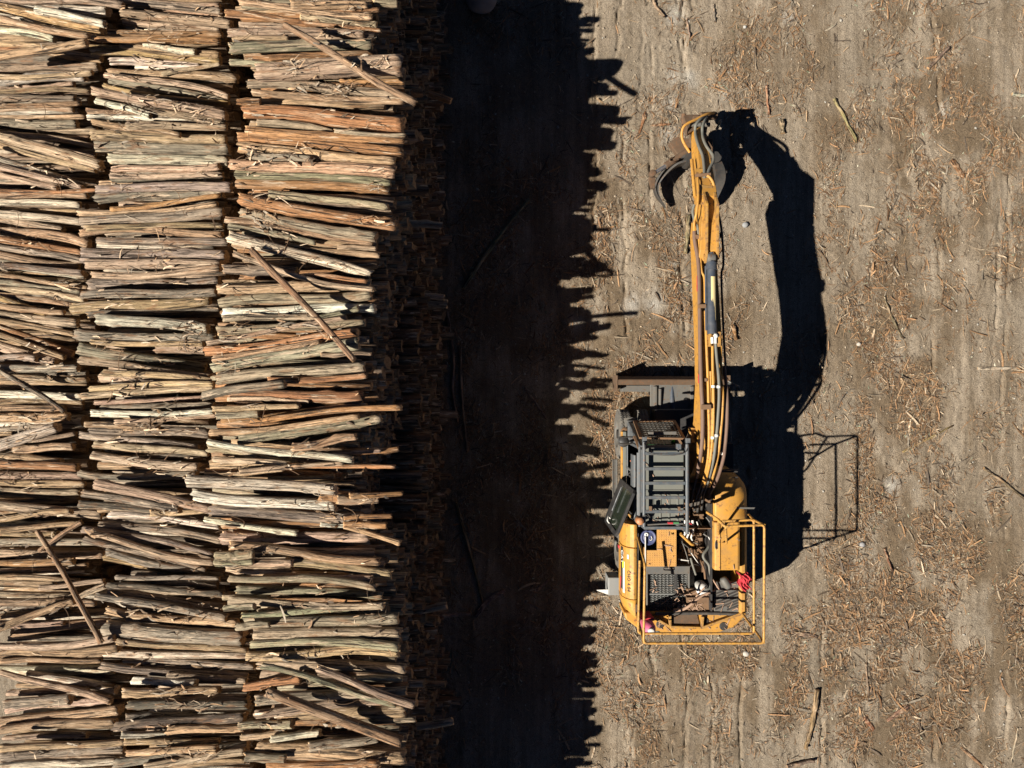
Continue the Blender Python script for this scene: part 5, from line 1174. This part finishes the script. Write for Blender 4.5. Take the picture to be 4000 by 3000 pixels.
# hoses and pipes along the boom
HOSES = [
    ([(2712, 905, 2.95), (2714, 940, 3.0), (2726, 1010, 3.10), (2731, 1075, 3.18), (2733, 1200, 3.22), (2735, 1350, 3.25), (2739, 1500, 3.26), (2744, 1600, 3.24), (2744, 1700, 3.12), (2738, 1770, 2.95), (2728, 1830, 2.6), (2722, 1862, 2.3)], .038, 'hose_brown', 'fat brown hose down the near edge of the boom'),
    ([(2730, 925, 2.98), (2735, 1000, 3.10), (2741, 1060, 3.16), (2752, 1090, 3.2), (2754, 1190, 3.2)], .024, 'hose_yellow', None),
    ([(2755, 1215, 3.2), (2760, 1350, 3.22), (2766, 1500, 3.22), (2768, 1600, 3.20), (2770, 1700, 3.10), (2766, 1790, 2.9), (2752, 1862, 2.55), (2740, 1890, 2.2)], .026, 'hose_yellow', None),
    ([(2783, 1340, 3.34), (2784, 1420, 3.28), (2786, 1510, 3.26), (2787, 1600, 3.22), (2784, 1700, 3.12), (2774, 1800, 2.9), (2757, 1875, 2.5), (2748, 1900, 2.2)], .026, 'hose_yellow', None),
    ([(2795, 1342, 3.36), (2800, 1400, 3.30), (2807, 1470, 3.28), (2809, 1550, 3.25), (2804, 1640, 3.20), (2799, 1700, 3.12), (2788, 1790, 2.92), (2770, 1868, 2.5), (2760, 1900, 2.2)], .028, 'hose_grey', None),
    ([(2806, 1440, 3.16), (2822, 1520, 3.2), (2822, 1600, 3.18), (2815, 1690, 3.1), (2806, 1770, 2.96), (2786, 1858, 2.55), (2770, 1900, 2.2)], .026, 'hose_yellow', None),
    ([(2828, 1430, 3.0), (2834, 1480, 3.06), (2840, 1550, 3.12), (2840, 1640, 3.12), (2834, 1730, 3.02), (2826, 1790, 2.86), (2806, 1860, 2.5), (2788, 1900, 2.2)], .032, 'hose_brown', 'brown hose bulging outside the far flank of the boom'),
    ([(2775, 1450, 3.2), (2776, 1520, 3.2), (2778, 1600, 3.18), (2778, 1700, 3.1), (2768, 1800, 2.85), (2754, 1880, 2.4)], .018, 'hose_yellow', None),
    ([(2712, 905, 2.95), (2712, 870, 2.72), (2718, 845, 2.84), (2726, 790, 2.84), (2728, 740, 2.72), (2726, 700, 2.55), (2726, 690, 2.5)], .024, 'hose_yellow', None),
    ([(2730, 925, 2.98), (2724, 885, 2.92), (2716, 870, 2.66), (2706, 830, 2.6), (2712, 800, 2.6)], .026, 'hose_grey', None),
    ([(2790, 735, 2.6), (2785, 712, 2.6), (2772, 692, 2.58), (2762, 686, 2.55)], .026, 'hose_yellow', None),
    ([(2694, 595, 1.4), (2672, 560, 1.45), (2663, 530, 1.5), (2668, 500, 1.55), (2685, 483, 1.55), (2720, 466, 1.5), (2760, 446, 1.4), (2790, 440, 1.2)], .028, 'hose_yellow', 'yellow hose arching round the stick tip'),
    ([(2800, 505, .9), (2812, 480, 1.0), (2815, 470, 1.05)], .03, 'hose_grey', None),
]
def on_stick(px, py, off):
    h = 2.4
    for _ in range(8):
        y = P(px, py, h).y; h = float(np.interp(y, [q[0] for q in STP[:8]], [q[1] for q in STP[:8]])) + off
    return P(px, py, h)
for k, pts in enumerate(([(2750, 692), (2751, 660), (2745, 610), (2731, 575), (2720, 540), (2716, 512)], [(2762, 690), (2770, 662), (2786, 630), (2784, 605), (2762, 575), (2748, 545), (2744, 520)])):
    end = [P(2718, 488, 1.62), P(2736, 466, 1.55), P(2758, 455, 1.35)] if k == 0 else [P(2744, 495, 1.6), P(2752, 472, 1.5), P(2760, 456, 1.35)]
    part('hose', 'hose_grey', ex, lambda m: m.tube([on_stick(x, y, .05) for x, y in pts] + end, .030, 10, 6), label='grey hose snaking along the top of the stick arm')
part('bolt_row', 'oxide', stick, lambda m: [m.lathe(on_stick(x, y, -.004), (0, .5, 1), [(0, .012), (.014, .012), (.017, 0)], 8) for x, y in ((2728, 575), (2748, 572), (2733, 600), (2757, 604), (2733, 660), (2775, 720), (2745, 760), (2748, 625))])
part('top_plate', 'yellow_worn', stick, lambda m: m.bar(on_stick(2752, 800, .0), on_stick(2757, 725, .0), .26, .022, (0, .5, 1)), .004)
for pts, r_, mt, lb in HOSES:
    pts = [(x, y, float(np.interp(P(x, y, 2.9).y, [q[0] for q in TOP], [q[1] for q in TOP])) + .07 if 850 < y < 1460 and h > 2.84 and x < 2812 else h) for x, y, h in pts]
    pts = [(x, y, h + (.16 if 1780 < y < 1895 else (.08 if y > 1740 else 0))) for x, y, h in pts]
    part('hose', mt, ex, lambda m: m.tube([P(*q) for q in pts], r_, 10, 6), label=lb)
def clampf(pts): return lambda m: [m.tube([P(x, y - 5, h), P(x, y + 5, h)], r_, 12) for x, y, h, r_ in pts]
part('pipe_clamp', 'white', boom, clampf([(2786, 1510, 3.27, .036), (2807, 1511, 3.29, .036), (2784, 1710, 3.12, .036), (2799, 1702, 3.13, .036), (2778, 1769, 2.99, .036), (2790, 1769, 2.97, .036), (2806, 1770, 2.97, .034), (2824, 1772, 2.92, .05)]))
part('pipe_clamp', 'oxide', boom, lambda m: (m.bar(P(2739, 1590, 3.28), P(2777, 1590, 3.28), .09, .05), m.bar(P(2727, 1196, 3.12), P(2757, 1196, 3.12), .07, .05), m.bar(P(2712, 925, 2.74), P(2734, 928, 2.74), .08, .06), m.bar(P(2752, 1484, 3.24), P(2762, 1484, 3.24), .06, .04)), .005)
part('flank_pipe', 'hose_black', boom, lambda m: (m.tube([P(2806, 830, 2.7), P(2816, 880, 2.72), P(2822, 940, 2.75), P(2826, 1030, 2.76), P(2818, 1075, 2.76), P(2822, 1200, 2.8), P(2828, 1330, 2.85), P(2834, 1430, 2.92)], .022, 8, 4), m.bar(P(2812, 918, 2.72), P(2824, 918, 2.72), .10, .05)))
# loose hose bundle dropping behind the cab
def f(m):
    for i, (x0, y0, x1, y1) in enumerate(((2722, 1862, 2700, 1985), (2740, 1890, 2712, 1995), (2748, 1900, 2724, 2000), (2760, 1900, 2740, 1990), (2788, 1900, 2760, 1975))):
        m.tube([P(x0, y0, 2.2), P((x0 + x1) / 2 - 4, (y0 + y1) / 2, 1.95), P(x1, y1, 1.7)], .026, 8, 5)
part('hose_bundle', 'hose_black', ex, f)
part('banded_hose', 'hose_black', ex, lambda m: m.tube([P(2705, 1685, 2.35), P(2698, 1700, 2.2), P(2692, 1712, 2.05), P(2686, 1722, 1.9)], .05, 12, 4))
part('hose_band', 'white', ex, lambda m: [m.tube([P(x, y, h), P(x - 3, y + 5, h - .06)], .054, 14) for x, y, h in ((2701, 1690, 2.30), (2696, 1701, 2.19), (2692, 1709, 2.09))])

# ---- tip linkage and log grapple lying open on the ground
def f(m):
    a = [P(2668, 447, 1.15), P(2735, 447, 1.15), P(2722, 500, 1.45), P(2690, 520, 1.42), P(2672, 482, 1.2)]
    n = len(a); vs = a + [q - Vector((0, 0, .22)) for q in a]
    m.add(vs, [tuple(range(n - 1, -1, -1)), tuple(range(n, 2 * n))] + [(i, (i + 1) % n, (i + 1) % n + n, i + n) for i in range(n)])
    m.tube([P(2671, 446, 1.12), P(2672, 486, 1.12)], .05, 14)
    m.box(3.80, 4.04, 5.30, 5.62, .95, 1.3); m.tube([P(2735, 455, 1.15), P(2795, 452, 1.05)], .085, 14); m.tube([P(2745, 545, 1.3), P(2760, 470, 1.15)], .05, 10)
link = part('tip_link', 'rust', ex, f, .01)
part('link_pin', 'steel', link, lambda m: m.cyl((3.70, 5.40, 1.38), (4.12, 5.40, 1.38), .045, 16))
grap = part('grapple', 'rust', ex, lambda m: (m.box(3.92, 4.34, 4.88, 5.30, .38, .84), m.lathe((4.06, 5.25, .62), (0, 1, .25), [(0, 0), (.17, 0), (.19, .05), (.19, .2), (.12, .24), (0, .24)], 24), m.prism([(3.44, 5.28), (3.62, 5.42), (3.94, 5.38), (3.94, 4.98), (3.64, 5.02)], 2, .42, .60), m.bar((4.06, 5.4, .8), (3.98, 5.55, 1.1), .16, .18)), .02)
def curve_plate(m, outer, inner, z0, z1):
    n = len(outer); out = catmull([Vector((*q, 0)) for q in outer], 5); inn = catmull([Vector((*q, 0)) for q in inner], 5); k = len(out)
    zf_ = lambda i, z: z * (1 - .62 * (i / (k - 1)) ** 1.3) + .02
    vs = [(q.x, q.y, zf_(i, z)) for z in (z0, z1) for i, q in enumerate(out)] + [(q.x, q.y, zf_(i, z)) for z in (z0, z1) for i, q in enumerate(inn)]
    fs = []
    for i in range(k - 1):
        fs += [(k + i, k + i + 1, 3 * k + i + 1, 3 * k + i), (i + 1, i, 2 * k + i, 2 * k + i + 1), (i, i + 1, k + i + 1, k + i), (2 * k + i + 1, 2 * k + i, 3 * k + i, 3 * k + i + 1)]
    fs += [(0, k, 3 * k, 2 * k), (k - 1, 3 * k - 1, 4 * k - 1, 2 * k - 1)]
    m.add(vs, fs)
def g2(px, py, h=.45): q = P(px, py, h); return q.x, q.y
LO = [g2(2700, 610), g2(2650, 622), g2(2608, 640), g2(2575, 680), g2(2558, 720), g2(2566, 755), g2(2605, 800)]
LI = [g2(2700, 650), g2(2655, 652), g2(2625, 668), g2(2592, 700), g2(2576, 728), g2(2582, 760), g2(2608, 803)]
LI = [(a[0] * .12 + b[0] * .88, a[1] * .12 + b[1] * .88) for a, b in zip(LO, LI)]
def tw(t): return [(a[0] * (1 - t) + b[0] * t, a[1] * (1 - t) + b[1] * t) for a, b in zip(LO, LI)]
def f(m): curve_plate(m, LO, tw(.36), .38, .70); curve_plate(m, tw(.72), LI, .38, .70); curve_plate(m, tw(.36), tw(.72), .38, .43); m.box(3.80, 3.92, 4.86, 5.0, .38, .72)
tl = part('tine', 'claw', grap, f, .006, 'curved double claw swung out wide')
part('tine_knuckle', 'claw', tl, lambda m: m.cyl((3.88, 4.92, .30), (3.88, 4.92, .78), .12, 22))
RO = [g2(2780, 615), g2(2805, 640), g2(2824, 675), g2(2828, 710), g2(2818, 745), g2(2800, 785), g2(2795, 800)]
RI = [g2(2770, 650), g2(2780, 670), g2(2785, 690), g2(2786, 710), g2(2786, 735), g2(2788, 770), g2(2793, 798)]
tr = part('tine', 'claw', grap, lambda m: (curve_plate(m, RO, RI, .30, .72)), .006, 'broad tapering claw plate')
part('tine_knuckle', 'claw', tr, lambda m: (m.cyl((4.42, 4.92, .30), (4.42, 4.92, .78), .12, 22), m.lathe(P(2834, 673, .55), (0, 0, 1), [(0, 0), (.03, 0), (.035, .05), (0, .06)], 12)))
gc = part('grapple_cylinder', 'rust', grap, lambda m: (m.tube([P(2688, 590, .62), P(2600, 648, .62)], .075, 16), m.tube([P(2628, 615, .70), P(2615, 622, .74), P(2622, 632, .76), P(2650, 622, .72)], .02, 8, 4)))
part('cylinder_rod', 'chrome', gc, lambda m: m.tube([P(2600, 648, .62), P(2556, 676, .60)], .042, 14))
part('rod_eye', 'rust', gc, lambda m: (m.lathe(P(2546, 682, .52), (0, 0, 1), [(0, 0), (.075, 0), (.075, .14), (.03, .15), (0, .15)], 20), m.prism([g2(2536, 690), g2(2560, 690), g2(2558, 735), g2(2545, 732)], 2, .30, .46)), .006)

# ------------------------------------------------------------------ loose things on the machine
def thing(name, label, cat, org, mat, f, bevel=0):
    m = MB(org); f(m); o = m.build(name, mat, None, bevel); o.location = org; return tag(o, label, cat)
c = P(2534, 2101, 1.98)
bk = thing('bucket', 'blue plastic bucket with lid in the well behind the excavator cab', 'bucket', (c.x, c.y, 1.56), 'blue', lambda m: m.lathe((c.x, c.y, 1.56), (0, 0, 1), [(0, 0), (.125, 0), (.145, .34), (.152, .34), (.152, .37), (0, .37)], 36))
def sub(par, name, mat, f, org):
    m = MB(org); f(m); o = m.build(name, mat, par); return o
o_ = (c.x, c.y, 1.56)
sub(bk, 'lid', 'blue', lambda m: m.lathe((c.x, c.y, 1.93), (0, 0, 1), [(0, .02), (.10, .02), (.118, .008), (.13, .035), (.152, .036), (.156, .0), (.15, -.02)], 36), o_)
q = P(2526, 2089, 1.98)
sub(bk, 'spout_cap', 'white', lambda m: m.lathe((q.x, q.y, 1.95), (0, 0, 1), [(.012, .012), (.016, .026), (.034, .026), (.042, .014), (.042, 0)], 24), o_)
sub(bk, 'handle', 'white', lambda m: m.tube([(c.x + .02, c.y - .04, 1.96), (c.x + .05, c.y - .05, 1.968), (c.x + .07, c.y - .02, 1.968), (c.x + .05, c.y + .03, 1.96)], .007, 6, 4), o_)
e0 = Vector((2.66, -4.74, 1.80))
fe = thing('fire_extinguisher', 'faded pink fire extinguisher standing at the rear corner of the excavator', 'extinguisher', tuple(e0), 'pink', lambda m: m.lathe(e0, (.02, -.02, 1), [(0, 0), (.11, 0), (.125, .03), (.125, .55), (.11, .62), (.06, .68), (0, .69)], 30))
sub(fe, 'valve_cap', 'white', lambda m: m.lathe(e0 + Vector((.015, -.015, .68)), (.02, -.02, 1), [(0, 0), (.05, 0), (.062, .02), (.062, .07), (.05, .08), (0, .08)], 24), tuple(e0))
sub(fe, 'strap', 'hose_black', lambda m: m.lathe(e0 + Vector((.004, -.004, .22)), (.02, -.02, 1), [(.127, 0), (.131, 0), (.131, .05), (.127, .05)], 30), tuple(e0))
sub(fe, 'nozzle_hose', 'hose_grey', lambda m: m.tube([e0 + Vector(v) for v in ((.05, -.03, .70), (.16, -.02, .72), (.20, -.10, .62), (.15, -.16, .5), (.04, -.15, .42))], .013, 8, 6), tuple(e0))
sub(fe, 'bracket', 'redcloth', lambda m: m.box(e0.x - .14, e0.x + .12, e0.y + .12, e0.y + .15, 1.8, 2.25), tuple(e0))
def cloth():
    g = np.random.default_rng(2); c0 = P(2912, 2272, 1.97); n = 22; vs = []
    for i in range(n):
        for j in range(n):
            u, v = i / (n - 1) - .5, j / (n - 1) - .5
            x = c0.x + u * .24 + .03 * math.sin(v * 9); y = c0.y + v * .32 + .03 * math.sin(u * 8)
            z = 1.95 + .10 * float(fbm(np.array(u * 7 + 3), np.array(v * 7), 3)) - .5 * max(0, abs(u) - .28) + .03 * math.sin(u * 30 + v * 13)
            vs.append((x, y, z))
    mbx = MB(tuple(c0)); mbx.add(vs, [(i * n + j, (i + 1) * n + j, (i + 1) * n + j + 1, i * n + j + 1) for i in range(n - 1) for j in range(n - 1)], True)
    o = mbx.build('cloth', 'redcloth'); o.location = c0; s_ = o.modifiers.new('thickness', 'SOLIDIFY'); s_.thickness = .008
    tag(o, 'crumpled red cloth draped on the far rear edge of the excavator deck', 'cloth')
cloth()
def branch(label, pts, r_, mat):
    c0 = P(*pts[len(pts) // 2]); m = MB(tuple(c0)); m.tube([P(*q) for q in pts], r_, 8, 6); o = m.build('branch', mat); o.location = c0; tag(o, label, 'branch', 'branches lying on the excavator deck')
M['branch'] = paint('debarked_branch', (.46, .30, .21), .8, .5, (.3, .2, .13), scale=14)
branch('crooked pinkish branch lying across the rear deck of the excavator', [(2632, 2385, 1.92), (2668, 2380, 1.93), (2695, 2365, 1.94), (2722, 2342, 1.93), (2752, 2322, 1.90), (2794, 2307, 1.88)], [.034, .018], 'branch')
branch('short straight branch lying steeply beside the exhaust pipe', [(2784, 2263, 1.92), (2798, 2285, 1.90), (2811, 2305, 1.87)], .014, 'branch')
branch('broken branch piece beside the crooked pinkish branch', [(2718, 2332, 1.95), (2735, 2313, 1.96), (2752, 2296, 1.95)], .016, 'branch')

# ---- bark crumbs lying on the machine's flat tops
DECKS = [(2.44, 3.16, -2.56, -1.2, 3.052), (2.72, 3.26, -3.62, -3.3, 1.998), (2.95, 3.26, -3.3, -2.92, 1.998), (4.10, 4.66, -4.58, -4.0, 1.848), (3.30, 3.95, -4.58, -4.1, 1.806), (2.5, 4.5, -4.95, -4.64, 1.806), (4.05, 4.5, -3.65, -2.78, 2.112), (2.75, 3.5, -4.6, -3.9, 1.73)]
def crumbs():
    g = np.random.default_rng(15); mbx = MB()
    for i in range(150):
        k = g.choice(len(DECKS), p=[.12, .06, .05, .10, .26, .20, .05, .16]); x0, x1, y0, y1, z = DECKS[k]
        x, y = x0 + (x1 - x0) * g.random(), y0 + (y1 - y0) * (g.random() if g.random() < .5 else g.random() ** 3); a = g.random() * 6.28; L = .015 + .09 * g.random() ** 2; w = .006 + .012 * g.random()
        mbx.bar((x - math.cos(a) * L, y - math.sin(a) * L, z + .006), (x + math.cos(a) * L, y + math.sin(a) * L, z + .006 + .012 * g.random()), w, .008)
    o = mbx.build('bark_crumbs', 'branch'); tag(o, 'bark crumbs and splinters caught on top of the excavator', 'litter', kind='stuff')
crumbs()
